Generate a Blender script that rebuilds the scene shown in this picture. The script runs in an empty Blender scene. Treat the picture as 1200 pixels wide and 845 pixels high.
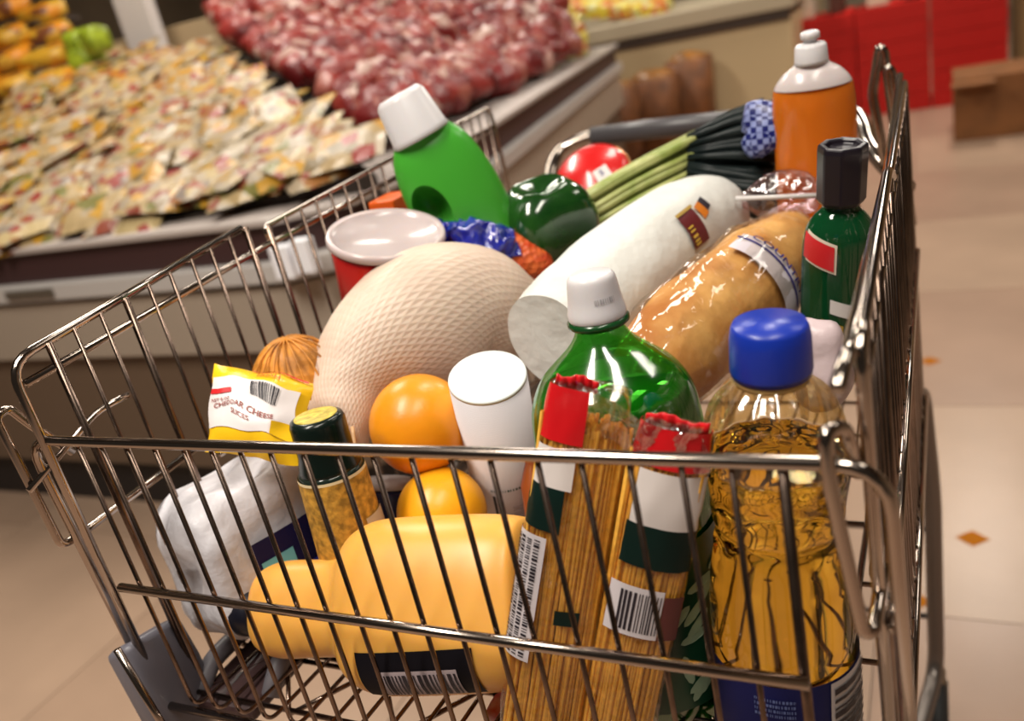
import bpy, bmesh, math, random
from mathutils import Vector, Matrix, noise
random.seed(7)
D = bpy.data; S = bpy.context.scene; COL = S.collection
H = 1.08                                   # eye height above the floor
# ---------------------------------------------------------------- camera
CX, CY, F = 600.0, 422.5, 1020.0
M = Matrix(((0.89449501, -0.01990783, -0.44663447),
            (0.3972126, -0.42310306, 0.81437458),
            (-0.20518484, -0.90586284, -0.37055593)))      # camera (right, down, forward) -> world
EYE = Vector((0, 0, H))
cam = D.objects.new('camera', D.cameras.new('camera')); COL.objects.link(cam); S.camera = cam
r_, d_, f_ = M.col[0], M.col[1], M.col[2]
cam.matrix_world = Matrix(((r_.x, -d_.x, -f_.x, 0), (r_.y, -d_.y, -f_.y, 0), (r_.z, -d_.z, -f_.z, H), (0, 0, 0, 1)))
cam.data.sensor_width = 36; cam.data.lens = 30.6
cam.data.clip_start = .02; cam.data.clip_end = 60
cam.data.dof.use_dof = True; cam.data.dof.focus_distance = .54; cam.data.dof.aperture_fstop = 5.2
# ---------------------------------------------------------------- world, lights, exposure
w = D.worlds.new('store_air'); S.world = w; w.use_nodes = True
w.node_tree.nodes['Background'].inputs[0].default_value = (.52, .42, .33, 1)
w.node_tree.nodes['Background'].inputs[1].default_value = .06
S.view_settings.view_transform = 'Standard'; S.view_settings.look = 'None'; S.view_settings.gamma = 1
S.view_settings.use_curve_mapping = False; S.view_settings.exposure = .15
def area(loc, sx, sy, power, col=(1, .93, .82), rot=(0, 0, 0)):
    l = D.lights.new('store_lamp', 'AREA'); l.shape = 'RECTANGLE'; l.size = sx; l.size_y = sy; l.energy = power; l.color = col
    o = D.objects.new('store_lamp', l); o.location = loc; o.rotation_euler = rot; COL.objects.link(o); return o
LAMPS = [(-1.0, -.6, 3.1, 85), (.45, -.4, 3.1, 40), (-2.6, 2.4, 3.1, 60), (-.2, 2.4, 3.1, 34), (1.6, 2.6, 3.1, 16), (-2.6, 5.6, 3.1, 60), (.2, 5.6, 3.1, 60)]
for x, y, z, p in LAMPS: area((x, y, z), .35, 1.6, p)
# ---------------------------------------------------------------- helpers
def ray(px, py): return M @ Vector(((px - CX) / F, (py - CY) / F, 1))
def at(px, py, z): return EYE + ray(px, py) * z             # point at depth z along the view
def atY(px, py, y):
    r = ray(px, py); return EYE + r * (y / r.y)
def W(x, y, z): return Vector((x, y, z + H))                 # heights measured from eye level
def tag(o, label=None, cat=None, group=None, kind=None):
    if label: o['label'] = label
    if cat: o['category'] = cat
    if group: o['group'] = group
    if kind: o['kind'] = kind
    return o
def empty(name, mat, label=None, cat=None, group=None):
    o = D.objects.new(name, None); COL.objects.link(o); o.empty_display_size = .02
    if isinstance(mat, Matrix): o.matrix_world = mat
    else: o.location = mat
    return tag(o, label, cat, group)
def mesh(name, vs, fs, mat=None, parent=None, smooth=True, bevel=0, sub=0):
    me = D.meshes.new(name); me.from_pydata([tuple(v) for v in vs], [], fs); me.update()
    bm = bmesh.new(); bm.from_mesh(me); bmesh.ops.recalc_face_normals(bm, faces=bm.faces); bm.to_mesh(me); bm.free()
    if mat: me.materials.append(mat)
    if smooth: me.shade_smooth()
    o = D.objects.new(name, me); COL.objects.link(o)
    if parent: o.parent = parent
    if bevel:
        b = o.modifiers.new('b', 'BEVEL'); b.width = bevel; b.segments = 2; b.limit_method = 'ANGLE'
    if sub:
        s = o.modifiers.new('s', 'SUBSURF'); s.levels = sub; s.render_levels = sub
    return o
def frame(p0, p1, roll=0):
    """origin at p0, local Z along p0->p1, local -Y facing the viewer's side"""
    z = (p1 - p0).normalized(); t = EYE - (p0 + p1) / 2
    y = -(t - z * t.dot(z)).normalized(); x = y.cross(z)
    m = Matrix(((x.x, y.x, z.x, p0.x), (x.y, y.y, z.y, p0.y), (x.z, y.z, z.z, p0.z), (0, 0, 0, 1)))
    return m @ Matrix.Rotation(roll, 4, 'Z')
def lathe_geo(prof, seg=40, fx=1, fy=1, fn=None, cap0=True, cap1=True):
    vs, fs = [], []
    for r, z in prof:
        for k in range(seg):
            a = 2 * math.pi * k / seg; rr = fn(a, z, r) if fn else r
            vs.append((rr * math.sin(a) * fx, -rr * math.cos(a) * fy, z))
    for i in range(len(prof) - 1):
        for k in range(seg):
            k2 = (k + 1) % seg; fs.append((i * seg + k, i * seg + k2, (i + 1) * seg + k2, (i + 1) * seg + k))
    if cap0: fs.append(tuple(range(seg))[::-1])
    if cap1: fs.append(tuple((len(prof) - 1) * seg + k for k in range(seg)))
    return vs, fs
def lathe(name, prof, mat, parent, smooth=True, **k):
    vs, fs = lathe_geo(prof, **k); return mesh(name, vs, fs, mat, parent, smooth)
def smoothprof(prof, n=6):
    """catmull-rom through profile points"""
    P = [prof[0]] + list(prof) + [prof[-1]]; out = []
    for i in range(1, len(P) - 2):
        a, b, c, d = P[i - 1], P[i], P[i + 1], P[i + 2]
        for j in range(n):
            t = j / n
            out.append(tuple(.5 * ((2 * b[k]) + (-a[k] + c[k]) * t + (2 * a[k] - 5 * b[k] + 4 * c[k] - d[k]) * t * t + (-a[k] + 3 * b[k] - 3 * c[k] + d[k]) * t ** 3) for k in range(len(b))))
    out.append(tuple(prof[-1])); return out
def tube_geo(pts, r, seg=8, cap=True):
    pts = [Vector(p) for p in pts]; vs, fs = [], []; n = len(pts); up = None
    for i, p in enumerate(pts):
        t = (pts[min(i + 1, n - 1)] - pts[max(i - 1, 0)]).normalized()
        if up is None: up = t.orthogonal().normalized()
        up = (up - t * up.dot(t)).normalized(); s = t.cross(up); rr = r[i] if isinstance(r, (list, tuple)) else r
        for k in range(seg):
            a = 2 * math.pi * k / seg; vs.append(p + (up * math.cos(a) + s * math.sin(a)) * rr)
    for i in range(n - 1):
        for k in range(seg):
            k2 = (k + 1) % seg; fs.append((i * seg + k, i * seg + k2, (i + 1) * seg + k2, (i + 1) * seg + k))
    if cap: fs.append(tuple(range(seg))[::-1]); fs.append(tuple((n - 1) * seg + k for k in range(seg)))
    return vs, fs
def rounded(pts, rad=.015, n=5):
    pts = [Vector(p) for p in pts]; out = [pts[0]]
    for i in range(1, len(pts) - 1):
        a, b, c = pts[i - 1], pts[i], pts[i + 1]
        d1 = (a - b); d2 = (c - b); rr = min(rad, d1.length * .45, d2.length * .45)
        s, e = b + d1.normalized() * rr, b + d2.normalized() * rr
        for j in range(n + 1):
            t = j / n; out.append(s * (1 - t) ** 2 + b * 2 * t * (1 - t) + e * t * t)
    out.append(pts[-1]); return out
def tube(name, pts, r, mat, parent, seg=8, inv=None):
    vs, fs = tube_geo(pts, r, seg)
    if inv is not None: vs = [inv @ v for v in vs]
    return mesh(name, vs, fs, mat, parent)
def box_geo(x0, x1, y0, y1, z0, z1):
    vs = [(x, y, z) for z in (z0, z1) for y in (y0, y1) for x in (x0, x1)]
    return vs, [(0, 2, 3, 1), (4, 5, 7, 6), (0, 1, 5, 4), (2, 6, 7, 3), (0, 4, 6, 2), (1, 3, 7, 5)]
def box(name, b, mat, parent=None, bevel=0, inv=None, smooth=False):
    vs, fs = box_geo(*b)
    if inv is not None: vs = [inv @ Vector(v) for v in vs]
    return mesh(name, vs, fs, mat, parent, smooth, bevel)
def merge(*gs):
    V, Fc = [], []
    for vs, fs in gs:
        n = len(V); V += list(vs); Fc += [tuple(i + n for i in f) for f in fs]
    return V, Fc
def blob_geo(rx, ry, rz, seg=24, rings=14, fn=None, p=1.0):
    vs, fs = [], []
    sg = lambda v: math.copysign(abs(v) ** p, v)
    for i in range(rings + 1):
        ph = math.pi * i / rings - math.pi / 2
        for k in range(seg):
            a = 2 * math.pi * k / seg
            v = Vector((rx * sg(math.cos(ph)) * sg(math.sin(a)), -ry * sg(math.cos(ph)) * sg(math.cos(a)), rz * sg(math.sin(ph))))
            vs.append(fn(v) if fn else v)
    for i in range(rings):
        for k in range(seg):
            k2 = (k + 1) % seg; fs.append((i * seg + k, i * seg + k2, (i + 1) * seg + k2, (i + 1) * seg + k))
    fs.append(tuple(range(seg))[::-1]); fs.append(tuple(rings * seg + k for k in range(seg)))
    return vs, fs
def nz(v, s, amp):
    q = Vector(v) * s; return noise.noise(q) * amp
def crinkle(vs, s, amp):
    out = []
    for v in vs:
        v = Vector(v); q = v * s
        out.append(v + Vector((noise.noise(q), noise.noise(q + Vector((9, 3, 1))), noise.noise(q + Vector((2, 7, 5))))) * amp)
    return out
# ---- axis items: a = (px, py, depth) of the base, b = of the top; widths in px along it
class Axis:
    def __init__(s, a, b, roll=0):
        s.a, s.b = a, b; s.p0, s.p1 = at(*a), at(*b); s.L = (s.p1 - s.p0).length; s.m = frame(s.p0, s.p1, roll); s.inv = s.m.inverted()
    def t(s, f):                                     # picture fraction -> world fraction
        z0, z1 = s.a[2], s.b[2]; return f * z0 / (f * z0 + (1 - f) * z1)
    def prof(s, pts, key='f'):
        out = []
        for q, hw in pts:
            if key == 'y': q = (q - s.a[1]) / (s.b[1] - s.a[1])
            if key == 'x': q = (q - s.a[0]) / (s.b[0] - s.a[0])
            w_ = s.t(q); Z = s.a[2] + (s.b[2] - s.a[2]) * w_
            out.append((max(hw, .01) * Z / F, w_ * s.L))
        return out
def radat(prof, z):
    pr = sorted(prof, key=lambda q: q[1])
    if z <= pr[0][1]: return pr[0][0]
    for (r0, z0), (r1, z1) in zip(pr, pr[1:]):
        if z0 <= z <= z1: return r0 + (r1 - r0) * ((z - z0) / max(1e-9, z1 - z0))
    return pr[-1][0]
def cylmap(prof, th0, z0, off=.0004, rot=0, fx=1, fy=1, sq=0):
    c, s = math.cos(rot), math.sin(rot)
    def f(u, v):
        uu, vv = u * c - v * s, u * s + v * c
        z = z0 + vv; r = radat(prof, z) + off; th = th0 + uu / max(r, .004)
        if sq: r = (r - off) * .985 / (abs(math.cos(th)) ** 3 + abs(math.sin(th)) ** 3) ** (1 / 3) + off
        return Vector((r * math.sin(th) * fx, -r * math.cos(th) * fy, z))
    return f
def patch(name, mf, u0, u1, v0, v1, mat, parent, nu=16, nv=8):
    vs = [mf(u0 + (u1 - u0) * i / nu, v0 + (v1 - v0) * j / nv) for j in range(nv + 1) for i in range(nu + 1)]
    fs = [(j * (nu + 1) + i, j * (nu + 1) + i + 1, (j + 1) * (nu + 1) + i + 1, (j + 1) * (nu + 1) + i) for j in range(nv) for i in range(nu)]
    return mesh(name, vs, fs, mat, parent)
def text(s, size, mf, mat, parent, name='lettering', u=0, v=0, stretch=1):
    c = D.curves.new('t', 'FONT'); c.body = s; c.size = size; c.align_x = 'CENTER'; c.align_y = 'CENTER'; c.resolution_u = 2; c.offset = size * .012
    o = D.objects.new('t', c); me = D.meshes.new_from_object(o)
    vs = [mf(u + q.co.x * stretch, v + q.co.y) for q in me.vertices]; fs = [tuple(p.vertices) for p in me.polygons]
    D.objects.remove(o); D.curves.remove(c); D.meshes.remove(me)
    return mesh(name, vs, fs, mat, parent, False)
def bars(mf, u0, u1, v0, v1, mat, parent, seed=1, n=22, horiz=False, name='barcode'):
    rd = random.Random(seed); gs = []; u = u0; A = (u1 - u0) / n
    while u < u1:
        wd = A * rd.choice((.35, .5, .9)); k = 4
        if horiz: vs = [mf(v0 + (v1 - v0) * j / k, q) for j in range(k + 1) for q in (u, min(u + wd, u1))]
        else: vs = [mf(q, v0 + (v1 - v0) * j / k) for j in range(k + 1) for q in (u, min(u + wd, u1))]
        gs.append((vs, [(2 * j, 2 * j + 1, 2 * j + 3, 2 * j + 2) for j in range(k)])); u += wd + A * rd.choice((.35, .5, .7))
    vs, fs = merge(*gs); return mesh(name, vs, fs, mat, parent, False)
# ---------------------------------------------------------------- materials
MATS = {}
def mat(name, col=(.8, .8, .8), rough=.5, metal=0, trans=0, ior=1.45, bump=0, bscale=50, var=0, vscale=8, sss=0, sssr=(1, .5, .25), coat=0, spec=.5, col2=None, btype='noise', emit=0, bdist=.002):
    if name in MATS: return MATS[name]
    m = D.materials.new(name); m.use_nodes = True; nt = m.node_tree; b = nt.nodes['Principled BSDF']; N = nt.nodes.new; L = nt.links.new
    b.inputs['Base Color'].default_value = (*col, 1); b.inputs['Roughness'].default_value = rough; b.inputs['Metallic'].default_value = metal
    b.inputs['Transmission Weight'].default_value = trans; b.inputs['IOR'].default_value = ior; b.inputs['Coat Weight'].default_value = coat
    b.inputs['Specular IOR Level'].default_value = spec
    if sss:
        b.inputs['Subsurface Weight'].default_value = sss; b.inputs['Subsurface Radius'].default_value = sssr; b.inputs['Subsurface Scale'].default_value = .01
    tc = N('ShaderNodeTexCoord')
    if var or col2:
        n = N('ShaderNodeTexNoise'); n.inputs['Scale'].default_value = vscale; n.inputs['Detail'].default_value = 5; L(tc.outputs['Object'], n.inputs['Vector'])
        r = N('ShaderNodeValToRGB'); r.color_ramp.elements[0].position = .35; r.color_ramp.elements[1].position = .65
        c2 = col2 or tuple(min(1, c * (1 + var)) for c in col); c1 = col if col2 else tuple(c * (1 - var) for c in col)
        r.color_ramp.elements[0].color = (*c1, 1); r.color_ramp.elements[1].color = (*c2, 1)
        L(n.outputs['Fac'], r.inputs[0]); L(r.outputs[0], b.inputs['Base Color'])
    if bump:
        if btype == 'noise':
            n = N('ShaderNodeTexNoise'); n.inputs['Scale'].default_value = bscale; n.inputs['Detail'].default_value = 4; out = n.outputs['Fac']
        elif btype == 'voronoi':
            n = N('ShaderNodeTexVoronoi'); n.inputs['Scale'].default_value = bscale; out = n.outputs['Distance']
        else:
            n = N('ShaderNodeTexWave'); n.inputs['Scale'].default_value = bscale; n.inputs['Distortion'].default_value = 2; n.bands_direction = 'Z'; out = n.outputs['Fac']
        L(tc.outputs['Object'], n.inputs['Vector']); bp = N('ShaderNodeBump'); bp.inputs['Strength'].default_value = bump; bp.inputs['Distance'].default_value = bdist
        L(out, bp.inputs['Height']); L(bp.outputs[0], b.inputs['Normal'])
    MATS[name] = m; return m
def film_mat(name, tint=(1, 1, 1), gloss=.22, bump=.6, scale=45):
    m = D.materials.new(name); m.use_nodes = True; nt = m.node_tree; N = nt.nodes.new; L = nt.links.new
    nt.nodes.remove(nt.nodes['Principled BSDF']); out = nt.nodes['Material Output']
    t = N('ShaderNodeBsdfTransparent'); t.inputs[0].default_value = (*tint, 1); g = N('ShaderNodeBsdfGlossy'); g.inputs['Roughness'].default_value = .12; g.inputs[0].default_value = (1, 1, 1, 1)
    tc = N('ShaderNodeTexCoord'); n = N('ShaderNodeTexNoise'); n.inputs['Scale'].default_value = scale; n.inputs['Detail'].default_value = 3; n.inputs['Distortion'].default_value = 1.2
    bp = N('ShaderNodeBump'); bp.inputs['Strength'].default_value = bump; bp.inputs['Distance'].default_value = .006
    L(tc.outputs['Object'], n.inputs['Vector']); L(n.outputs['Fac'], bp.inputs['Height']); L(bp.outputs[0], g.inputs['Normal'])
    fr = N('ShaderNodeLayerWeight'); fr.inputs[0].default_value = .28; L(bp.outputs[0], fr.inputs['Normal'])
    ma = N('ShaderNodeMath'); ma.operation = 'MULTIPLY_ADD'; ma.inputs[1].default_value = .5; ma.inputs[2].default_value = gloss * .35; L(fr.outputs['Fresnel'], ma.inputs[0])
    mx = N('ShaderNodeMixShader'); L(ma.outputs[0], mx.inputs[0]); L(t.outputs[0], mx.inputs[1]); L(g.outputs[0], mx.inputs[2]); L(mx.outputs[0], out.inputs[0])
    return m
CHROME = mat('chrome', (.43, .365, .32), .15, 1)
CHROME2 = mat('worn_chrome', (.21, .15, .12), .25, 1, var=.25, vscale=60)
TUBE = mat('grey_painted_tube', (.17, .145, .13), .32, .7)
GPLAS = mat('grey_plastic', (.16, .15, .17), .45, bump=.2, bscale=120)
RUBBER = mat('black_rubber', (.02, .02, .02), .6)
WHITE = mat('white_plastic', (.62, .60, .62), .32, sss=.1)
WPAPER = mat('white_paper', (.60, .57, .56), .6)
INK = mat('black_ink', (.015, .012, .02), .5)
BLUEINK = mat('dark_blue_ink', (.03, .025, .16), .5)
REDINK = mat('red_ink', (.6, .015, .02), .4)
FILM = film_mat('clear_film')
FILMS = film_mat('pasta_film', (1, .97, .92), .12, .5, 60)
# ================================================================ the setting
def floor():
    sub = box('floor', (-9, 5, -2.5, 11, -.06, -.008), mat('grout', (.26, .19, .15), .7)); tag(sub, kind='structure')
    ts = [mat('floor_tile_%d' % i, c, .30, var=.08, vscale=3, spec=.35, bump=.06, bscale=6, bdist=.01) for i, c in enumerate([(.35, .235, .165), (.385, .262, .185), (.335, .218, .155)])]
    g = .0012; T = .762; x0 = -.115 - 7 * T; y0 = 2.058 - 5 * T
    protos = []
    for m_ in ts:
        vs, fs = box_geo(g, T - g, g, T - g, -.008, 0); o = mesh('tile', vs, fs, m_, sub, False); protos.append(o.data); D.objects.remove(o)
    for i in range(13):
        for j in range(14):
            o = D.objects.new('tile', protos[(i * 7 + j * 3 + (i * j) % 2) % 3]); COL.objects.link(o); o.parent = sub; o.location = (x0 + i * T, y0 + j * T, 0)
    am = mat('amber_inlay', (.34, .11, .006), .6, spec=.05)
    for x, y in ((.037, 1.525), (-.058, 1.33), (-.04, 2.31), (.62, 1.9), (.5, 3.2), (-.9, .2), (.9, .8)):
        s = .03; v = [(x + s * .95, y, .0008), (x, y + s * .85, .0008), (x - s * .95, y, .0008), (x, y - s * .85, .0008)]; v += [(a, b, .0001) for a, b, c in v]
        mesh('tile_inlay', v, [(0, 1, 2, 3), (7, 6, 5, 4), (0, 4, 5, 1), (1, 5, 6, 2), (2, 6, 7, 3), (3, 7, 4, 0)], am, sub, False)
floor()
tag(box('ceiling', (-9, 5, -2.5, 11, 3.4, 3.46), mat('ceiling_paint', (.10, .08, .065), .8)), kind='structure')
tag(box('wall_back', (-9, 5, 11, 11.1, 0, 3.4), mat('wall_paint', (.42, .32, .22), .8, var=.15, vscale=1)), kind='structure')
tag(box('wall_right', (4.9, 5, -2.5, 11, 0, 3.4), mat('wall_paint', (.4, .3, .2), .8)), kind='structure')
tag(box('wall_left', (-9, -8.9, -2.5, 11, 0, 3.4), mat('wall_paint', (.4, .3, .2), .8)), kind='structure')
for i, (x, y, z, p) in enumerate(LAMPS):
    t = empty('ceiling_light', (x, y, 3.4), 'long fluorescent ceiling light fixture above the aisle', 'light', 'ceiling lights of the store')
    box('housing', (-.22, .22, -.85, .85, -.22, 0), mat('white_metal', (.7, .7, .7), .4), t, .01)
# ================================================================ island freezer and its goods
FB = 1.38
CP = [(-4.6, FB), (-1.25, FB), (-1.10, FB + .1), (-1.05, 1.68), (-1.18, 2.5), (-1.50, 4.6), (-4.6, 4.6)]   # outline of the island
def prism(name, pts, z0, z1, m_, parent, inset=0, bevel=0):
    c = Vector((-2.8, 3.0)); P = [Vector(p) + (c - Vector(p)).normalized() * inset for p in pts]; n = len(P)
    vs = [(p.x, p.y, z) for z in (z0 + H, z1 + H) for p in P]
    fs = [tuple(range(n))[::-1], tuple(range(n, 2 * n))] + [(i, (i + 1) % n, n + (i + 1) % n, n + i) for i in range(n)]
    return mesh(name, vs, fs, m_, parent, False, bevel)
isl = empty('island_freezer', (0, 0, 0), 'low white open island freezer filled with flat packets and red bundles, left of the cart', 'freezer')
prism('base_plinth', CP, -1.08, -.93, mat('black_kick', (.015, .012, .012), .5), isl, .10)
prism('lower_panel', CP, -.93, -.60, mat('brown_shade_panel', (.13, .085, .055), .5), isl, .05)  # brown darkened to carry the shade of the recess under the body
prism('body_panel', CP, -.60, -.445, mat('putty_panel', (.36, .295, .235), .4), isl, .012, .004)
prism('shadow_gap', CP, -.445, -.435, mat('black_kick'), isl, .02)
prism('bumper_rail', CP, -.435, -.388, mat('pale_rail', (.50, .47, .45), .3), isl, -.012, .006)
prism('dark_band', CP, -.388, -.312, mat('maroon_band', (.05, .022, .022), .45), isl, .02)
prism('top_rail', CP, -.312, -.296, mat('rail_top', (.46, .40, .37), .35), isl, -.004, .004)
for px in (20, -120): 
    p = atY(px + 20, 367, FB - .02); box('price_strip', (p.x - .09, p.x + .09, FB - .016, FB - .008, -.412 + H - .010, -.412 + H + .012), mat('dark_strip', (.10, .08, .06), .5), isl, .002)
def tagcard(px, py, y, w_, h_, side):
    p = atY(px, py, y); t = tag(box('price_card', (p.x - w_, p.x + w_, y - .004, FB - .005, p.z - h_, p.z + h_), mat('card_white', (.9, .9, .95), .4), None, .001), side + ' one of the two white price cards clipped to the rail of the freezer', 'price card', 'price cards on the freezer rail')
tagcard(331, 308, FB - .03, .024, .034, 'left'); tagcard(354, 301, FB - .03, .021, .034, 'right')
def patch4(A, B, C, Dd):
    A, B, C, Dd = [atY(*q) for q in (A, B, C, Dd)]
    return lambda u, v: (A * (1 - u) + B * u) * (1 - v) + (Dd * (1 - u) + C * u) * v
# flat packets
def printmat(name, cols, sc, rough=.4):
    m = D.materials.new(name); m.use_nodes = True; nt = m.node_tree; b = nt.nodes['Principled BSDF']; N = nt.nodes.new; L = nt.links.new
    tc = N('ShaderNodeTexCoord'); v = N('ShaderNodeTexVoronoi'); v.inputs['Scale'].default_value = sc; L(tc.outputs['Object'], v.inputs['Vector'])
    oi = N('ShaderNodeObjectInfo'); add = N('ShaderNodeVectorMath'); add.operation = 'ADD'; L(tc.outputs['Object'], add.inputs[0]); L(oi.outputs['Random'], add.inputs[1]); L(add.outputs[0], v.inputs['Vector'])
    sp = N('ShaderNodeSeparateColor'); L(v.outputs['Color'], sp.inputs[0]); r = N('ShaderNodeValToRGB'); r.color_ramp.interpolation = 'CONSTANT'
    while len(r.color_ramp.elements) < len(cols): r.color_ramp.elements.new(.5)
    p = 0
    for e, (c, wd) in zip(r.color_ramp.elements, cols): e.position = p; e.color = (*c, 1); p += wd
    L(sp.outputs[0], r.inputs[0]); L(r.outputs[0], b.inputs['Base Color']); b.inputs['Roughness'].default_value = rough
    n = N('ShaderNodeTexNoise'); n.inputs['Scale'].default_value = 30; bp = N('ShaderNodeBump'); bp.inputs['Strength'].default_value = .5; bp.inputs['Distance'].default_value = .01
    L(tc.outputs['Object'], n.inputs['Vector']); L(n.outputs[0], bp.inputs['Height']); L(bp.outputs[0], b.inputs['Normal']); return m
cream = (.66, .49, .26)
PK = [printmat('packet_print_a', [((0.368, 0.256, 0.120), .30), ((0.440, 0.216, 0.016), .18), ((0.336, 0.256, 0.160), .16), ((0.256, 0.024, 0.016), .10), ((0.176, 0.120, 0.048), .14), ((0.480, 0.400, 0.304), .12)], 27),
      printmat('packet_print_b', [((0.400, 0.288, 0.144), .32), ((0.480, 0.256, 0.024), .17), ((0.224, 0.048, 0.024), .13), ((0.360, 0.288, 0.208), .22), ((0.176, 0.160, 0.040), .16)], 25),
      printmat('packet_print_c', [((0.384, 0.304, 0.208), .38), ((0.288, 0.120, 0.032), .16), ((0.464, 0.352, 0.176), .24), ((0.272, 0.032, 0.024), .12), ((0.240, 0.192, 0.160), .10)], 30)]
protos = []
for k in range(3):
    nx, ny = 8, 6; sx, sy, sz = .105, .072, .014; vs = []; fs = []
    for s in (1, -1):
        for j in range(ny + 1):
            for i in range(nx + 1):
                u, v = i / nx * 2 - 1, j / ny * 2 - 1; h = (1 - abs(u) ** 4) * (1 - abs(v) ** 4); z = s * sz * (h ** .5 if h > 0 else 0) + noise.noise(Vector((u * 2 + k * 7, v * 2, s))) * .007 * (1 if s > 0 else .5)
                vs.append((u * sx, v * sy, z + .014))
    n = (nx + 1) * (ny + 1)
    for s in (0, 1):
        for j in range(ny):
            for i in range(nx):
                a = s * n + j * (nx + 1) + i; q = (a, a + 1, a + nx + 2, a + nx + 1); fs.append(q if s == 0 else q[::-1])
    rim = [j * (nx + 1) + i for j in range(ny + 1) for i in range(nx + 1) if i in (0, nx) or j in (0, ny)]
    o = mesh('tmp', vs, fs, PK[k]); bm = bmesh.new(); bm.from_mesh(o.data); bmesh.ops.remove_doubles(bm, verts=bm.verts, dist=.0001); bm.to_mesh(o.data); bm.free(); o.data.shade_smooth(); protos.append(o.data); D.objects.remove(o)
heap = patch4((-70, 318, 1.385), (440, 204, 1.53), (232, 62, 3.1), (40, 82, 3.1))
def normal_of(f, u, v):
    a = f(u + .01, v) - f(u, v); b = f(u, v + .01) - f(u, v); return a.cross(b).normalized()
def place(me, name, p, n, rz, scale=1, label=None, cat=None, group=None):
    o = D.objects.new(name, me); COL.objects.link(o); q = n.to_track_quat('Z', 'Y').to_matrix().to_4x4()
    o.matrix_world = Matrix.Translation(p) @ q @ Matrix.Rotation(rz, 4, 'Z') @ Matrix.Scale(scale, 4); return tag(o, label, cat, group)
n_ = normal_of(heap, .5, .5)
for lay in (0, 1):
    for j in range(13):
        nxc = 15 - j // 2
        for i in range(nxc):
            if lay == 1 and random.random() < .52: continue
            u = (i + .5 + random.uniform(-.25, .25)) / nxc; v = (j + .4 + random.uniform(-.2, .2)) / 13
            p = heap(u, v) + n_ * (.012 + lay * .022 + random.uniform(-.004, .006))
            nn = (n_ + Vector((random.uniform(-.16, .16), random.uniform(-.22, .1), 0)) * (1 + lay * .6)).normalized()
            place(random.choice(protos), 'food_packet', p, nn, random.choice((0, 0, 1.57)) + random.uniform(-.35, .35) + .1, random.uniform(.78, 1.0), 'flat cream, yellow and red printed food packet heaped in the island freezer', 'food packet', 'flat printed packets heaped in the freezer')
vs = [heap(u, v) - n_ * (.0 if k == 0 else .12) for k in (0, 1) for u, v in ((0, 0), (1, 0), (1, 1), (0, 1))]
mesh('bin_floor', vs, [(0, 1, 2, 3), (7, 6, 5, 4), (0, 4, 5, 1), (1, 5, 6, 2), (2, 6, 7, 3), (3, 7, 4, 0)], mat('bin_dark', (.03, .02, .015), .7), isl, False)
# red bundles
heap2 = patch4((445, 160, 1.95), (668, 66, 3.9), (610, -60, 4.6), (235, 22, 3.2))
RB = [printmat('red_bundle_a', [((.17, .010, .010), .36), ((.26, .028, .02), .28), ((.32, .09, .065), .22), ((.46, .30, .25), .06)], 20, .4),
      printmat('red_bundle_b', [((.13, .007, .008), .42), ((.25, .025, .02), .42), ((.40, .20, .16), .16)], 16, .4)]
rp = []
for k in range(3):
    vs, fs = blob_geo(.062, .045, .04, 14, 9, lambda v: v * (1 + noise.noise(v * 30 + Vector((k * 5, 0, 0))) * .35))
    o = mesh('tmp', vs, fs, RB[k % 2]); rp.append(o.data); D.objects.remove(o)
n2 = normal_of(heap2, .5, .5); n2 = n2 if n2.z > 0 else -n2
for j in range(15):
    for i in range(19):
        u = (i + .5 + random.uniform(-.3, .3)) / 19; v = (j + .5 + random.uniform(-.3, .3)) / 15
        p = heap2(u, v) + n2 * (random.uniform(.01, .05) + .03 * math.sin(u * 9) * math.sin(v * 8))
        place(random.choice(rp), 'red_bundle', p, n2, random.uniform(0, 6), random.uniform(1.0, 1.5), 'shiny film wrapped dark red bundle in the heap at the freezer end', 'packet', 'film wrapped red bundles heaped in the freezer')
vs = [heap2(u, v) - n2 * (.17 if k == 0 else .24) for k in (0, 1) for u, v in ((0, 0), (1, 0), (1, 1), (0, 1))]
mesh('bin_floor', vs, [(0, 1, 2, 3), (7, 6, 5, 4), (0, 4, 5, 1), (1, 5, 6, 2), (2, 6, 7, 3), (3, 7, 4, 0)], MATS['bin_dark'], isl, False)
# white divider post and board behind the packets
a_, b_ = atY(170, 42, 3.25), atY(168, -40, 3.25)
box('divider_post', (a_.x - .10, a_.x + .10, 3.22, 3.28, a_.z - .25, b_.z + .2), mat('post_white', (.62, .55, .52), .5), isl, .01)
a_, b_ = atY(60, 70, 3.5), atY(420, 20, 3.5)
box('divider_board', (a_.x - .3, b_.x + .3, 3.44, 3.47, .75, 1.32), mat('board_tan', (.42, .30, .17), .6), isl, .005)
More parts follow.
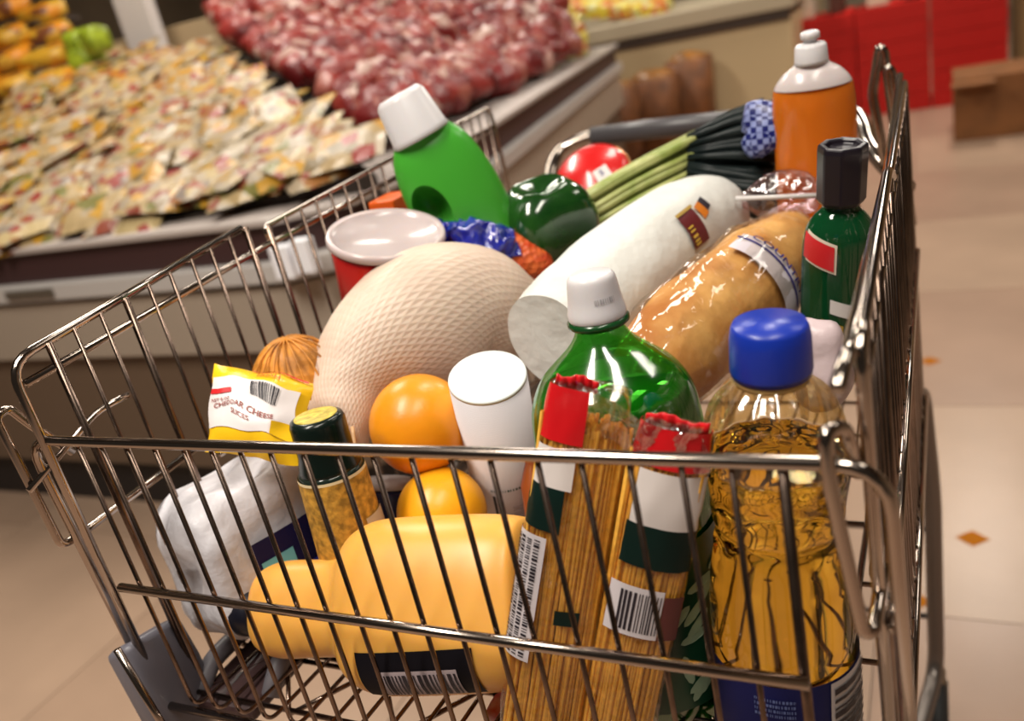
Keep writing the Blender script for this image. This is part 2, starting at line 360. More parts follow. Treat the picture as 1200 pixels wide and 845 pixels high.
# orange and green packs on the stepped rack at the far left
rack = isl
og = printmat('orange_print', [((.55, .20, .006), .40), ((.50, .27, .02), .22), ((.16, .05, .015), .23), ((.6, .33, .04), .15)], 14)
def pack_geo(a, b, c):
    return blob_geo(a, b, c, 16, 10, lambda v: v + v.normalized() * nz(v, 22, .012), .55)
vs, fs = pack_geo(.13, .09, .045); o = mesh('tmp', vs, fs, og); ogm = o.data; D.objects.remove(o)
for row, (py, y) in enumerate(((150, 2.55), (100, 2.75), (68, 2.9), (42, 3.05), (14, 3.2))):
    p = atY(0, py + 26, y); box('shelf', (p.x - .8, p.x + .42, y - .12, y + .14, p.z - .02, p.z), mat('rack_dark', (.05, .03, .02), .6), rack, .003)
    for k in range(5):
        px = 58 - k * 44 - row * 2
        q = atY(px, py + random.uniform(-3, 3), y); place(ogm, 'orange_pack', q, Vector((0, -.25, 1)).normalized(), random.uniform(-.3, .3), 1, 'puffed orange pack on the ' + ['lowest', 'second', 'middle', 'fourth', 'topmost'][row] + ' stepped shelf at the upper left, ' + ['rightmost', 'second from the right', 'third from the right', 'fourth from the right', 'fifth from the right'][k], 'packet', 'orange packs on the stepped shelves')
vs, fs = pack_geo(.06, .06, .06); o = mesh('tmp', vs, fs, mat('lime_pack', (.25, .32, .02), .35, var=.4, vscale=30)); gm = o.data; D.objects.remove(o)
for k, (px, py) in enumerate(((92, 50), (106, 62), (98, 72), (112, 46))):
    place(gm, 'lime_pack', atY(px, py, 2.95 - k * .03), Vector((0, 0, 1)), k, .9, 'small lime green pack beside the orange packs', 'packet', 'lime green packs beside the orange packs')
# yellow packs at the far end of the red heap
vs, fs = pack_geo(.10, .07, .05); o = mesh('tmp', vs, fs, printmat('yellow_print', [((.62, .48, .04), .4), ((.52, .50, .22), .3), ((.50, .16, .03), .3)], 16)); ym = o.data; D.objects.remove(o)
for k in range(20):
    px, py = 622 + (k % 5) * 13, 8 + (k // 5) * 12; py += (px - 640) * .5
    place(ym, 'yellow_pack', atY(px, py, 4.45 - (k // 5) * .12), Vector((random.uniform(-.4, .4), -.3, 1)).normalized(), random.uniform(-.3, .3), .62, 'yellow pack in the small heap at the end of the red bundles', 'packet', 'yellow packs beyond the red bundles')
# far display case across the aisle
fc = empty('display_case', (0, 0, 0), 'long beige display case across the far end of the aisle', 'display case')
p = atY(690, 40, 5.5); FZ = p.z
cs = box('case_body', (-6.0, -.75, 5.5, 7.2, .0, FZ - .10), mat('case_tan', (.56, .42, .24), .5), fc, .02)
box('case_rail', (-6.0, -.73, 5.46, 7.2, FZ - .07, FZ + .03), mat('case_rail', (.48, .40, .28), .35), fc, .01)
box('case_gap', (-6.0, -.76, 5.48, 7.2, FZ - .13, FZ - .07), mat('case_gap', (.05, .03, .02), .6), fc)
for k in range(24):
    px = 636 + (k % 12) * 12.5; py = 9 - (k // 12) * 12
    o = place(ym, 'yellow_pack', atY(px, py, 5.7 + (k // 12) * .25), Vector((0, -.3, 1)).normalized(), random.uniform(1.3, 1.8), .95, 'yellow pack on top of the far display case', 'packet', 'yellow packs on the far display case')
# wicker baskets at its foot
bw = mat('wicker', (.15, .05, .012), .6, bump=.8, bscale=40, var=.4, vscale=12)
for k, (px, py, y, s) in enumerate(((712, 100, 4.80, .14), (762, 86, 5.10, .14), (806, 64, 5.30, .12))):
    c = atY(px, py, y); t = empty('wicker_basket', (c.x, c.y, 0), ['brown basket nearest the freezer, leftmost of the three on the floor', 'brown basket in the middle of the three on the floor', 'reddish basket farthest right of the three on the floor'][k], 'basket')
    hh = c.z - .02; lathe('basket_body', [(s * .8, 0), (s * .95, hh * .5), (s * 1.05, hh), (s * .95, hh), (s * .8, hh - .05)], bw, t, seg=20, fn=lambda a, z, r: r / (abs(math.cos(a)) ** 5 + abs(math.sin(a)) ** 5) ** .2)
    vs, fs = blob_geo(s * .85, s * .8, .05, 14, 8, lambda v: v * (1 + nz(v, 20, .3))); o = mesh('contents', [Vector(v) + Vector((0, 0, hh - .01)) for v in vs], fs, mat('amber_goods', (.26, .10, .012), .4, var=.5, vscale=20), t)
# red crates with bottles above
p0, p1 = atY(926, 112, 5.9), atY(1182, 112, 5.9); q0 = atY(926, 27, 5.9)
RX0, RX1, RZ1 = p0.x, p1.x, q0.z
rm = mat('red_crate_plastic', (.58, .010, .006), .5)
nc, nr = 3, 6; cw = (RX1 - RX0) / nc; ch = RZ1 / nr; cp = None
crm = []
for j in range(nr):
    for i in range(nc):
        t = empty('red_crate', (RX0 + cw * i, 5.9, ch * j), 'red slatted plastic crate in the ' + ['left', 'middle', 'right'][i] + ' column of the stack, ' + ['on the floor', 'second from the floor', 'third from the floor', 'fourth from the floor', 'fifth from the floor', 'topmost'][j], 'crate', 'stacked red crates at the back')
        if not crm:
            for k in range(5): crm.append(('slat', box('slat', (.004, cw - .004, 0, .012, ch * (.03 + k * .194), ch * (.03 + k * .194 + .135)), rm, t, .004).data))
            crm.append(('crate_body', box('crate_body', (.01, cw - .01, .014, .4, 0, ch * .96), rm, t, .005).data))
        else:
            for nme, me in crm:
                o = D.objects.new(nme, me); COL.objects.link(o); o.parent = t
for k in range(7):
    x = RX0 + .05 + k * .21; t = empty('carton', (x, 5.95, RZ1), ['white', 'dark brown'][k % 2] + ' carton on the red crates, ' + ['first', 'second', 'third', 'fourth', 'fifth', 'sixth', 'seventh'][k] + ' from the left', 'carton', ['white cartons on the red crates', 'dark cartons on the red crates'][k % 2])
    box('carton_body', (0, .12 if k % 2 == 0 else .08, 0, .2, 0, .26), mat(['carton_white', 'carton_dark'][k % 2], [(.62, .50, .38), (.08, .02, .01)][k % 2], .5), t, .006)
p = atY(1118, 150, 4.9); q = atY(1215, 108, 4.9)
cb = empty('cardboard_box', (p.x, 4.9, 0), 'brown cardboard box on the floor in front of the red crates', 'box')
c_ = mat('cardboard', (.20, .075, .02), .7, var=.15)
box('box_body', (0, q.x - p.x, 0, .4, 0, .30), c_, cb, .004); box('flap', (-.01, (q.x - p.x) / 2, -.12, .0, .28, .288), c_, cb, .001)
br = box('shelf_unit', (RX1 + .06, RX1 + 2.2, 6.2, 6.7, 0, 1.9), mat('brown_unit', (.22, .13, .05), .6), None, .01); tag(br, 'tall brown shelf unit at the right edge beyond the red crates', 'shelf')
# ================================================================ shopping cart
cart = empty('shopping_cart', (-.28, .65, 0), 'chrome wire shopping cart filled with groceries, in the foreground', 'cart')
CI = Matrix.Translation((.28, -.65, 0))
def wire(name, pts, r, m_=CHROME, rad=.012, seg=8): return tube(name, rounded(pts, rad), r, m_, cart, seg, CI)
def cbox(name, b, m_, bevel=0): return box(name, b, m_, cart, bevel, CI)
XL, XR, Y0, Y1 = -.517, -.033, .314, 1.03
YR = .93                                              # rear end of the right panel
def zb(y): return -.415 - .10 * (y - Y0)
TB = -.191
# front panel: top bar bent down into corner posts
wire('top_rail', [W(-.533, Y0 + .004, zb(Y0) + .02), W(-.536, Y0, TB - .001), W(-.021, Y0, TB), W(-.016, Y0 + .004, zb(Y0))], .0033, rad=.022, seg=12)
wire('middle_rail', [W(-.504, Y0 - .004, -.3035), W(-.058, Y0 - .004, -.304)], .0031, seg=12)
wire('bottom_rail', [W(-.53, Y0 - .003, -.4115), W(-.02, Y0 - .003, -.4115)], .003, seg=12)
xs = [-.061, -.082, -.1035, -.127, -.150, -.172, -.197, -.219, -.242, -.2655, -.288, -.311, -.334, -.356, -.378, -.400, -.424, -.447, -.470, -.492]
for k, x in enumerate(xs):
    thick = x in (-.061,)
    wire('wire', [W(x, Y0 + .002, TB), W(x, Y0 + .002, zb(Y0)), W(x + (.0), .965, zb(.965))], .0026 if thick else .00155, CHROME2)
for y in (.335, .385, .392, .47, .56, .65, .74, .83, .92): wire('cross_wire', [W(XL, y, zb(y) - .004), W(XR, y, zb(y) - .004)], .002, CHROME2)
zz = [W(-.515 + .0455 * k, .392 if k % 2 else .335, zb(.35) - .007) for k in range(11)]
for a, b in zip(zz, zz[1:]): wire('brace_wire', [a, b], .0018, CHROME2)
zz = [W(-.495 + .0455 * k, .47 if k % 2 else .392, zb(.43) - .007) for k in range(11)]
for a, b in zip(zz, zz[1:]): wire('brace_wire', [a, b], .0018, CHROME2)
# left panel
wire('top_rail', [W(XL, Y0 - .002, zb(Y0)), W(XL, Y0 - .002, -.137), W(XL, .54, -.121)], .0031, rad=.018, seg=12)
wire('lower_rail', [W(XL, Y0 + .003, -.153), W(XL, .57, -.143), W(XL, Y1, -.138)], .0028, seg=12)
wire('rim_wire', [W(XL, .572, -.15), W(XL, .566, -.128), W(XL, Y1, -.113), W(XL + .003, Y1, -.14), W(XL + .01, Y1 + .004, zb(Y1))], .0024, rad=.008)
ys = [.341, .362, .385, .408, .431, .453, .477, .499, .522, .543, .57]
y = .594
while y < Y1 - .01: ys.append(y); y += .0235
for k, y in enumerate(ys):
    thick = k in (0, 3, 9, 10); zt = -.137 + (y - Y0) * .07 if y < .545 else -.128 + (y - .566) * .0325
    wire('wire', [W(XL + .002, y, zt), W(XL + .004, y, zb(y))], .0026 if thick else .00145, CHROME2)
wire('lower_rail', [W(XL - .002, .44, -.277), W(XL, Y1, -.285)], .0024)
wire('lower_rail', [W(XL, Y0, zb(Y0)), W(XL + .005, Y1, zb(Y1))], .0028)
# bumper loops at the two front corners
wire('bumper_loop', [W(-.534, .338, -.215), W(-.538, .321, -.184), W(-.540, .314, -.168), W(-.540, .304, -.170), W(-.540, .3065, -.270), W(-.540, .318, -.272), W(-.536, .440, -.268)], .003, rad=.007, seg=12)
wire('bumper_loop', [W(-.535, .30, -.222), W(-.53, .365, -.197), W(-.519, .385, -.195)], .0024)
wire('bumper_loop', [W(XR + .0, .330, -.205), W(XR - .004, .322, -.178), W(XR - .010, .313, -.176), W(XR - .0095, .311, -.20), W(XR - .001, .311, -.272), W(XR + .003, .315, -.274), W(XR + .006, .345, -.262)], .0032, rad=.008, seg=12)
# right panel
def xr(y, z): return XR + .004 + (z + .14) * -.02
wire('top_rail', [W(XR - .001, .287, -.144), W(XR - .001, .345, -.150), W(XR, .63, -.153), W(XR - .001, YR, -.136)], .0031, seg=12)
wire('rim_wire', [W(XR + .006, Y0 + .02, zb(Y0)), W(XR + .003, Y0 + .018, -.146), W(XR + .004, .56, -.135), W(XR + .004, .6, -.15)], .003, rad=.014, seg=12)
wire('rim_wire', [W(XR + .003, .58, -.165), W(XR + .003, .585, -.148), W(XR + .003, YR, -.142), W(XR + .008, YR + .005, zb(YR))], .0026, rad=.008)
wire('lower_rail', [W(XR + .003, .33, -.167), W(XR + .003, YR, -.16)], .0026, seg=12)
y = .352; k = 0
while y < YR:
    wire('wire', [W(XR + .004, y, -.150), W(XR + .008, y, zb(y))], .0026 if k % 6 == 3 else .00155, CHROME2); y += .0235; k += 1
wire('lower_rail', [W(XR + .009, .33, -.285), W(XR + .009, YR, -.31)], .0026)
wire('lower_rail', [W(XR + .010, .33, zb(.33)), W(XR + .012, YR, zb(YR))], .003)
# rear gate, low behind the goods
wire('gate_frame', [W(XL + .02, .985, zb(.985)), W(XL + .02, .985, -.33), W(XR - .03, .955, -.33), W(XR - .03, .955, zb(.96))], .003)
for k in range(1, 16): 
    t_ = k / 16; wire('wire', [W(XL + .02 + t_ * (XR - XL - .05), .985 - .03 * t_, -.33), W(XL + .02 + t_ * (XR - XL - .05), .985 - .03 * t_, zb(.97))], .0015, CHROME2)
# push handle
hl = [W(XL - .003, 1.04, -.34), atY(645, 232, 1.12), atY(645, 200, 1.16), atY(656, 176, 1.19), atY(690, 160, 1.2)]
hr = [atY(975, 129, 1.2), atY(1003, 132, 1.18), atY(1014, 150, 1.13), atY(1020, 175, 1.05), W(XR, .95, -.25)]
wire('handle_tube', hl + hr, .0095, CHROME, rad=.03, seg=16)
tube('handle_grip', [atY(694, 160, 1.2), atY(800, 147, 1.2), atY(940, 132, 1.2)], .0135, mat('grip_grey', (.07, .065, .07), .35), cart, 16, CI)
wire('handle_bracket', [W(XR - .012, .99, -.30), atY(1022, 110, 1.0), atY(1031, 56, 1.0), atY(1036, 60, 1.0), W(XR - .002, 1.0, -.30)], .005, rad=.008)
wire('handle_bracket', [W(XR + .0, .985, -.30), atY(1040, 78, .98), atY(1046, 84, .98), W(XR + .004, .985, -.30)], .004, rad=.008)
# grey plastic corner guards and chassis
def guard(x):
    a = [(x, Y0 - .012, -.350), (x - .030, Y0 - .012, -.364), (x - .026, Y0 - .010, -.430), (x - .012, Y0 - .012, -.465), (x + .008, Y0 - .012, -.44), (x + .006, Y0 - .012, -.385)]
    b = [(p[0] * 1, p[1] + .05, p[2] - .012) for p in a]; n = len(a)
    mesh('corner_guard', [CI @ W(*p) for p in a + b], [tuple(range(n))[::-1], tuple(range(n, 2 * n))] + [(i, (i + 1) % n, n + (i + 1) % n, n + i) for i in range(n)], mat('pale_grey_plastic', (.12, .115, .14), .4), cart, True, .006)
guard(XL)
wire('corner_post', [W(XL, Y0 - .017, -.348), W(XL + .014, Y0 - .018, -.42), W(XL + .018, Y0 - .016, -.47)], .0028)
vs, fs = box_geo(XL + .004, XL + .062, .33, .475, -.436, -.424); mesh('bracket_plate', [CI @ (Vector(v) + Vector((0, 0, H))) for v in vs], fs, mat('dark_plate', (.045, .022, .022), .5), cart, False, .004)
for dx, ya, yb in ((.004, .335, .48), (.062, .35, .475)):
    tube('bracket_bar', rounded([W(XL + dx, ya, -.43), W(XL + dx, ya + .02, -.412), W(XL + dx, yb - .02, -.415), W(XL + dx, yb, -.432)], .012), .0075, GPLAS, cart, 10, CI)
tube('bracket_bar', [W(XL + .004, .42, -.418), W(XL + .062, .42, -.418)], .007, GPLAS, cart, 10, CI)
for s, x, yr in ((1, XL, 1.06), (-1, XR, 1.03)):
    wx = x + s * .0; fx_ = x + s * .10
    top = W(x + (0 if s > 0 else .006), yr - .04, -.50); ank = W(wx + (.012 if s < 0 else -.01), yr, -.955)
    tube('chassis_tube', rounded([W(x + s * .015, .60, zb(.6) - .02), W(x + s * .0, yr - .10, zb(.9) - .012), top, W(wx + (.014 if s < 0 else -.012), yr - .01, -.66), ank, W(fx_, .40, -.93)], .05), .0105, TUBE, cart, 12, CI)
    for (cx_, cy_) in ((ank.x, yr), (fx_, .42)):
        tube('caster_fork', [W(cx_, cy_, -.95), W(cx_, cy_ - .01, -.975), W(cx_ + .02 * s, cy_ - .02, -1.02)], .012, mat('fork_metal', (.3, .24, .18), .4, .8), cart, 10, CI)
        vs, fs = lathe_geo([(.018, -.014), (.05, -.014), (.058, -.008), (.06, 0), (.058, .008), (.05, .014), (.018, .014)], 28)
        R = Matrix.Translation(CI @ W(cx_, cy_ - .02, -1.02)) @ Matrix.Rotation(math.pi / 2, 4, 'Y'); mesh('wheel', [R @ Vector(v) for v in vs], fs, RUBBER, cart)
for y, z in ((1.02, -.62), (1.03, -.72), (1.03, -.86)): wire('cross_wire', [W(XL, y, z), W(XR + .012, y, z)], .004, TUBE)
# ================================================================ groceries
def item(name, a, b, label, cat, group=None, roll=0):
    A = Axis(a, b, roll); return A, empty(name, A.m, label, cat, group)
# ---- cooking oil
A, t = item('oil_bottle', (922, 850, .528), (901, 374, .420), 'tall clear bottle of golden cooking oil with a blue cap, at the front right corner', 'bottle')
pb = smoothprof(A.prof([(846, 60), (838, 74), (820, 79), (745, 80), (720, 82), (690, 82), (660, 79), (628, 74), (618, 71), (612, 66.5), (606, 70), (598, 75), (570, 77), (540, 82), (522, 83), (500, 80), (478, 74), (460, 62), (448, 48), (440, 41), (432, 38)], 'y'), 5)
OIL = mat('golden_oil', (1, .60, .06), .03, trans=1, ior=1.42)
def rib(a, z, r):
    zz = z / A.L
    amp = .028 if .70 < zz < .88 else (.020 if .52 < zz < .66 else 0)
    return r * (1 + amp * math.sin(a * 14)) if zz > .7 else r * (1 + amp * math.sin(a * 9) * math.sin(z * 260))
zf = A.prof([(530, 1)], 'y')[0][1]
low = [(q[0] * .998, q[1]) for q in pb if q[1] < zf]; lathe('oil', low + [(radat(pb, zf) * .985, zf), (radat(pb, zf) * .9, zf + .0006)], OIL, t, seg=84, fn=rib)
lathe('bottle_shell', [q for q in pb if q[1] > zf - .001], film_mat('shell_film', (1, .93, .70), .35, .15, 30), t, seg=84, fn=rib, cap0=False, cap1=False)
pc = A.prof([(436, 46), (430, 47.5), (395, 47), (383, 45), (377, 42)], 'y')
BC = mat('blue_cap_plastic', (.006, .028, .32), .32, bump=.12, bscale=30)
lathe('cap', pc, BC, t, seg=60, fn=lambda a, z, r: r * (1 + .004 * math.sin(a * 60)))
lathe('neck_ring', A.prof([(444, 43), (440, 44), (436, 43)], 'y'), mat('clear_ring', (.75, .5, .2), .2, trans=.5), t)
pl = A.prof([(846, 81), (744, 82.5)], 'y')
zt = pl[1][1]; zl = pl[0][1]; mf = cylmap(pl, 0, 0, .0006); R_ = pl[1][0]
patch('label', mf, -R_ * 1.9, R_ * 1.9, zl, zt, mat('navy_label', (.005, .008, .075), .55, spec=.2), t, 40, 3)
mf2 = cylmap(pl, 0, 0, .0012)
p_ = patch('nutrition_panel', mf2, R_ * .62, R_ * 1.6, zl, zt - .0015, mat('label_white', (.62, .58, .58), .5), t, 12, 3)
bars(cylmap(pl, 0, 0, .0018), zl + .002, zt - .004, R_ * .68, R_ * 1.5, INK, t, 3, 13, True, 'fine_print')
for k in range(4): bars(mf2, -R_ * .12 - .012, -R_ * .12 + .010, zt - .0105 - k * .0035, zt - .0085 - k * .0035, mat('pale_blue_ink', (.10, .14, .34), .5), t, k + 2, 16, False, 'fine_print')
mfr = cylmap(pl, 0, 0, .0014)
vs = [mfr(-R_ * .05 + .021 * math.cos(a) * (1 + .12 * math.sin(5 * a)), zl + .006 + .013 * math.sin(a)) for a in [i * math.pi / 12 for i in range(24)]]
mesh('printed_tomato', vs, [tuple(range(24))], REDINK, t)
vs = [mfr(-R_ * .55 + .010 * math.cos(a), zl + .008 + .012 * math.sin(a) * (1 + .3 * math.sin(3 * a))) for a in [i * math.pi / 12 for i in range(24)]]
mesh('printed_food', vs, [tuple(range(24))], mat('ochre_print', (.55, .32, .05), .5), t)
# ---- green soda bottle
A, t = item('soda_bottle', (784, 838, .598), (691, 318, .488), 'large green plastic soda bottle with a white screw cap', 'bottle')
GRN = mat('green_glass', (.03, .50, .06), .03, trans=1, ior=1.33)
pb = smoothprof(A.prof([(826, 30), (828, 62), (818, 78), (790, 84), (770, 86), (700, 88), (600, 94), (530, 99), (490, 99), (462, 95), (438, 82), (420, 62), (405, 44), (392, 33), (380, 28), (372, 27)], 'y'), 4)
def petal(a, z, r): return r * (1 - .13 * max(0, 1 - z / .04) * (.5 + .5 * math.cos(a * 5)))
zl_ = A.prof([(452, 1)], 'y')[0][1]; low = [(r * .985, z) for r, z in pb if z < zl_]
lathe('drink', low + [(radat(pb, zl_) * .985, zl_), (.001, zl_ + .0005)], mat('green_drink', (.006, .20, .022), .06, trans=.35, ior=1.33, coat=.5), t, seg=60, fn=petal)
lathe('bottle_body', pb, film_mat('green_shell', (.30, .80, .22), .30, .12, 14), t, seg=60, fn=petal, cap0=False, cap1=False)
lathe('neck_ring', A.prof([(380, 33), (377, 37), (373, 37), (370, 33)], 'y'), mat('green_ring', (.006, .05, .012), .2), t)
pc = A.prof([(371, 34), (365, 35), (350, 32), (333, 30), (324, 28), (320, 24)], 'y')
lathe('cap', smoothprof(pc, 3), WHITE, t, seg=72, fn=lambda a, z, r: r * (1 + .012 * math.sin(a * 36)))
bars(cylmap(pc, .35, pc[2][1] + .002, .0005), -.006, .006, -.0015, .0015, mat('grey_ink', (.35, .34, .36), .5), t, 2, 10, False, 'faint_print')
pl = A.prof([(772, 87), (760, 88), (700, 89.5), (600, 95.5)], 'y'); pl = [(r + .0004, z) for r, z in pl]
patch('label', cylmap(pl, 0, 0, .0006), -.16, .16, pl[0][1], pl[3][1], mat('dark_green_label', (.006, .045, .02), .35), t, 40, 8)
mf = cylmap(pl, 0, 0, .0012); rd = random.Random(4)
lg = mat('grey_green_leaf', (.26, .34, .22), .5)
for k in range(26):
    u0, v0, a0 = rd.uniform(.012, .085), rd.uniform(pl[0][1] + .008, pl[3][1] - .012), rd.uniform(-.9, 1.2) + 1
    pts = [(math.cos(b) * .011, math.sin(b) * .0035) for b in [i * math.pi / 5 for i in range(10)]]
    mesh('printed_leaf', [mf(u0 + x * math.cos(a0) - y * math.sin(a0), v0 + x * math.sin(a0) + y * math.cos(a0)) for x, y in pts], [tuple(range(10))], lg, t, False)
# ---- two packs of spaghetti
PASTA = mat('spaghetti_gold', (.86, .46, .07), .36, var=.1, vscale=300)
def pasta(a, b, hw, label, seed, bands, roll=0, th=.42, seal=(-1, 1)):
    A, t = item('spaghetti_pack', a, b, label, 'pasta', None, roll)
    L = A.L; rd = random.Random(seed)
    pr = A.prof([(0, hw * .96), (.3, hw), (.7, hw), (.90, hw * .97), (1.0, hw * .9)])
    gs = []
    for k in range(190):
        q = rd.uniform(0, 2 * math.pi); rr = math.sqrt(rd.uniform(.25, 1)) * .95; dx = rd.uniform(-.004, .004); dz = rd.uniform(0, .02)
        r0, r1 = radat(pr, 0), radat(pr, L * .9)
        x0, y0 = math.sin(q) * rr, -math.cos(q) * rr * th
        gs.append(tube_geo([(x0 * r0, y0 * r0, dz), (x0 * r1 + dx, y0 * r1, L * .93 - rd.uniform(0, .01))], .00115, 5, False))
    vs, fs = merge(*gs); o = mesh('spaghetti', vs, fs, PASTA, t); tag(o, kind='stuff')
    zs = [i / 34 * L for i in range(35)]
    def fn(a_, z, r): return r * (1 + .06 * noise.noise(Vector((math.sin(a_) * 2 + seed, math.cos(a_) * 2, z * 45))) + .03 * noise.noise(Vector((a_ * 4, z * 140, seed))))
    vs, fs = lathe_geo([(radat(pr, z) * 1.06, z) for z in zs] + [(radat(pr, L) * .6, L * 1.005)], 40, 1, th * 1.12, fn); mesh('film_wrapper', vs, fs, FILMS, t)
    for (f0, f1, t0, t1, m_, nm) in bands:
        n, q = 18, 5; vs = []
        for j in range(q + 1):
            for i in range(n + 1):
                z = (f0 + (f1 - f0) * j / q) * L; a_ = t0 + (t1 - t0) * i / n; r = fn(a_, z, radat(pr, z) * 1.075) + .0004
                vs.append((r * math.sin(a_), -r * math.cos(a_) * th * 1.12, z))
        mesh(nm, vs, [(j * (n + 1) + i, j * (n + 1) + i + 1, (j + 1) * (n + 1) + i + 1, (j + 1) * (n + 1) + i) for j in range(q) for i in range(n)], m_, t)
    hwt = radat(pr, L) * .95; n = 24; x0, x1 = seal; vs = [(x, .0008 * math.sin(i * 1.3) - (0 if j == 0 else .003), L * (.985 if j == 0 else 1.0) + (0 if j == 0 else .005 + .0012 * math.sin(i * .35 + seed))) for j in (0, 1) for i in range(n + 1) for x in [hwt * (x0 + (x1 - x0) * i / n)]]
    mesh('crimped_seal', vs, [(i, i + 1, n + 2 + i, n + 1 + i) for i in range(n)], BR, t).modifiers.new('s', 'SOLIDIFY').thickness = .0008
    return A, t, pr
BR = mat('bag_red', (.55, .008, .012), .25); BW = mat('bag_white', (.66, .60, .58), .35); BG = mat('bag_green', (.003, .016, .013), .4, spec=.2)
PI = math.pi
A, t, pr = pasta((632, 880, .530), (694, 452, .446), 50, 'left spaghetti pack with a red top and a fine-print strip down its side', 3,
    [(.875, 1.0, -2.2, -.02, BR, 'red_band'), (.765, .86, -2.2, -.12, BW, 'white_band'), (.655, .765, -2.2, -.25, BG, 'dark_band'), (.42, .46, -.1, .45, BG, 'dark_mark')], seal=(-1, .15))
pl = [(r * 1.09 + .0012, z) for r, z in pr]
mf = cylmap(pl, -1.0, 0, .0003, fy=.47)
patch('nutrition_strip', mf, -.020, .014, A.L * .30, A.L * .64, mat('strip_white', (.62, .57, .60), .5), t)
mf3 = cylmap(pl, -1.0, 0, .0010, fy=.47); [bars(mf3, A.L * .31, A.L * .63, -.018 + .0062 * q_, -.0138 + .0062 * q_, INK, t, 8 + q_, 44, True, 'fine_print') for q_ in range(5)]
A, t, pr = pasta((716, 880, .515), (793, 497, .431), 43, 'right spaghetti pack with a red top and a barcode', 5,
    [(.90, 1.0, -1.9, 1.9, BR, 'red_band'), (.745, .89, -.75, 1.9, BW, 'white_band'), (.63, .745, -.85, 1.9, BG, 'dark_band')])
pl = [(r * 1.09 + .0012, z) for r, z in pr]; mf = cylmap(pl, 0, 0, .0004, fy=.47)
patch('barcode_label', mf, -.020, .012, A.L * .43, A.L * .575, mat('strip_white', (.62, .57, .60), .5), t)
patch('maroon_label', mf, .0125, .028, A.L * .43, A.L * .56, mat('maroon_print', (.10, .02, .02), .4), t)
bars(cylmap(pl, 0, 0, .0011, fy=.47), -.012, .011, A.L * .445, A.L * .56, INK, t, 5, 13)
# crumpled clear film joining the tops of the packs: a loose bag mouth
sp = [at(676, 455, .440), at(700, 470, .437), at(722, 478, .434), at(748, 500, .430), at(790, 506, .424), at(826, 508, .422)]
vs = []; n = 36; rows = 7
for j in range(rows):
    for i in range(n + 1):
        f = i / n * (len(sp) - 1); k = min(int(f), len(sp) - 2); p = sp[k].lerp(sp[k + 1], f - k)
        q = p + Vector((0, 0, 1)) * (.004 - .0045 * j) + f_ * (.0035 * math.sin(i * .9 + j)) + Vector((nz(p, 90 + j, .004), nz(p, 70, .003), nz(p, 110, .004)))
        vs.append(q)
fm = mesh('loose_film', vs, [(j * (n + 1) + i, j * (n + 1) + i + 1, (j + 1) * (n + 1) + i + 1, (j + 1) * (n + 1) + i) for j in range(rows - 1) for i in range(n)], film_mat('loose_film', (1, .93, .93), .8, 1, 40))
tag(fm, 'crumpled clear film flap across the tops of the spaghetti packs', 'film')
# ---- yellow bottle lying down
A, t = item('yellow_bottle', (634, 702, .548), (280, 716, .640), 'big translucent yellow plastic bottle lying on its side with a black cap', 'bottle')
pb = smoothprof(A.prof([(636, 60), (631, 88), (620, 97), (590, 101), (540, 102), (480, 101), (455, 97), (436, 86), (424, 70), (410, 58), (380, 56), (345, 56), (325, 50), (314, 40), (306, 26)], 'x'), 5)
YP = mat('yellow_plastic', (.76, .38, .075), .36, sss=.45, sssr=(1, .5, .08), bump=.05, bscale=14)
lathe('bottle_body', pb, YP, t, seg=72, fy=.9, fn=lambda a, z, r: r * (1 / (abs(math.cos(a)) ** 3 + abs(math.sin(a)) ** 3) ** (1 / 3)) * .985)
lathe('cap', A.prof([(308, 27), (304, 30), (287, 29), (283, 25)], 'x'), mat('black_plastic', (.008, .008, .015), .3), t, seg=32)
mf = cylmap(pb, -.74, A.L * .275, .0007, fy=.9, sq=1)
patch('label', mf, -.018, .016, -.040, .040, mat('black_label', (.006, .005, .008), .6, spec=.15), t, 10, 20)
mf = cylmap(pb, -.74, A.L * .275, .0013, fy=.9, sq=1)
patch('label_panel', mf, -.016, .005, -.028, .026, mat('pink_grey_print', (.42, .34, .36), .5), t, 8, 16)
bars(cylmap(pb, -.74, A.L * .275, .0019, fy=.9, sq=1), -.027, .024, -.014, .003, INK, t, 12, 18, True)
# ---- white wrapped paper rolls
c = at(292, 640, .665); m_ = frame(c - Vector((0, 0, .06)), c + Vector((-.012, .01, .06)), .45)
t = empty('paper_roll_pack', m_, 'white film wrapped pack of paper rolls with a blue label, at the left', 'paper rolls')
mi_ = m_.inverted(); TPD = [(mi_ @ at(277, 552, .645), .020), (mi_ @ at(240, 640, .655), .020), (mi_ @ at(322, 560, .64), .012)]
def tp(v):
    v = Vector(v); v += v.normalized() * nz(v, 25, .006)
    for cx_, cz in ((-.012, .055), (.02, -.01)):
        d = math.hypot(v.x - cx_, v.y + .005) if v.z > .04 else 9
        if cz > 0 and d < .018: v.z -= (.018 - d) * .9
    d = math.hypot(v.z + .005, v.y) if v.x < -.03 else 9
    if d < .02: v.x += (.02 - d) * .9
    v += Vector((nz(v, 55, .004), nz(v + Vector((3, 1, 2)), 55, .004), nz(v + Vector((1, 5, 2)), 60, .004))) + Vector((0, 0, .06))
    for dp, dr in TPD:
        d = (v - dp).length
        if d < dr: v += (Vector((0, 0, .06)) - dp).normalized() * (dr - d) * .8
    return v
vs, fs = blob_geo(.052, .045, .058, 40, 30, tp, .42); mesh('wrapped_rolls', vs, fs, mat('tissue_white', (.58, .56, .60), .4, bump=.7, bscale=30, bdist=.006), t)
def tpl(u, v): return tp(Vector((u, -.052, v)))
fl = lambda u, v: Vector((.012 + u, -.0535 - .002 * math.cos(u * 60), .052 + v))
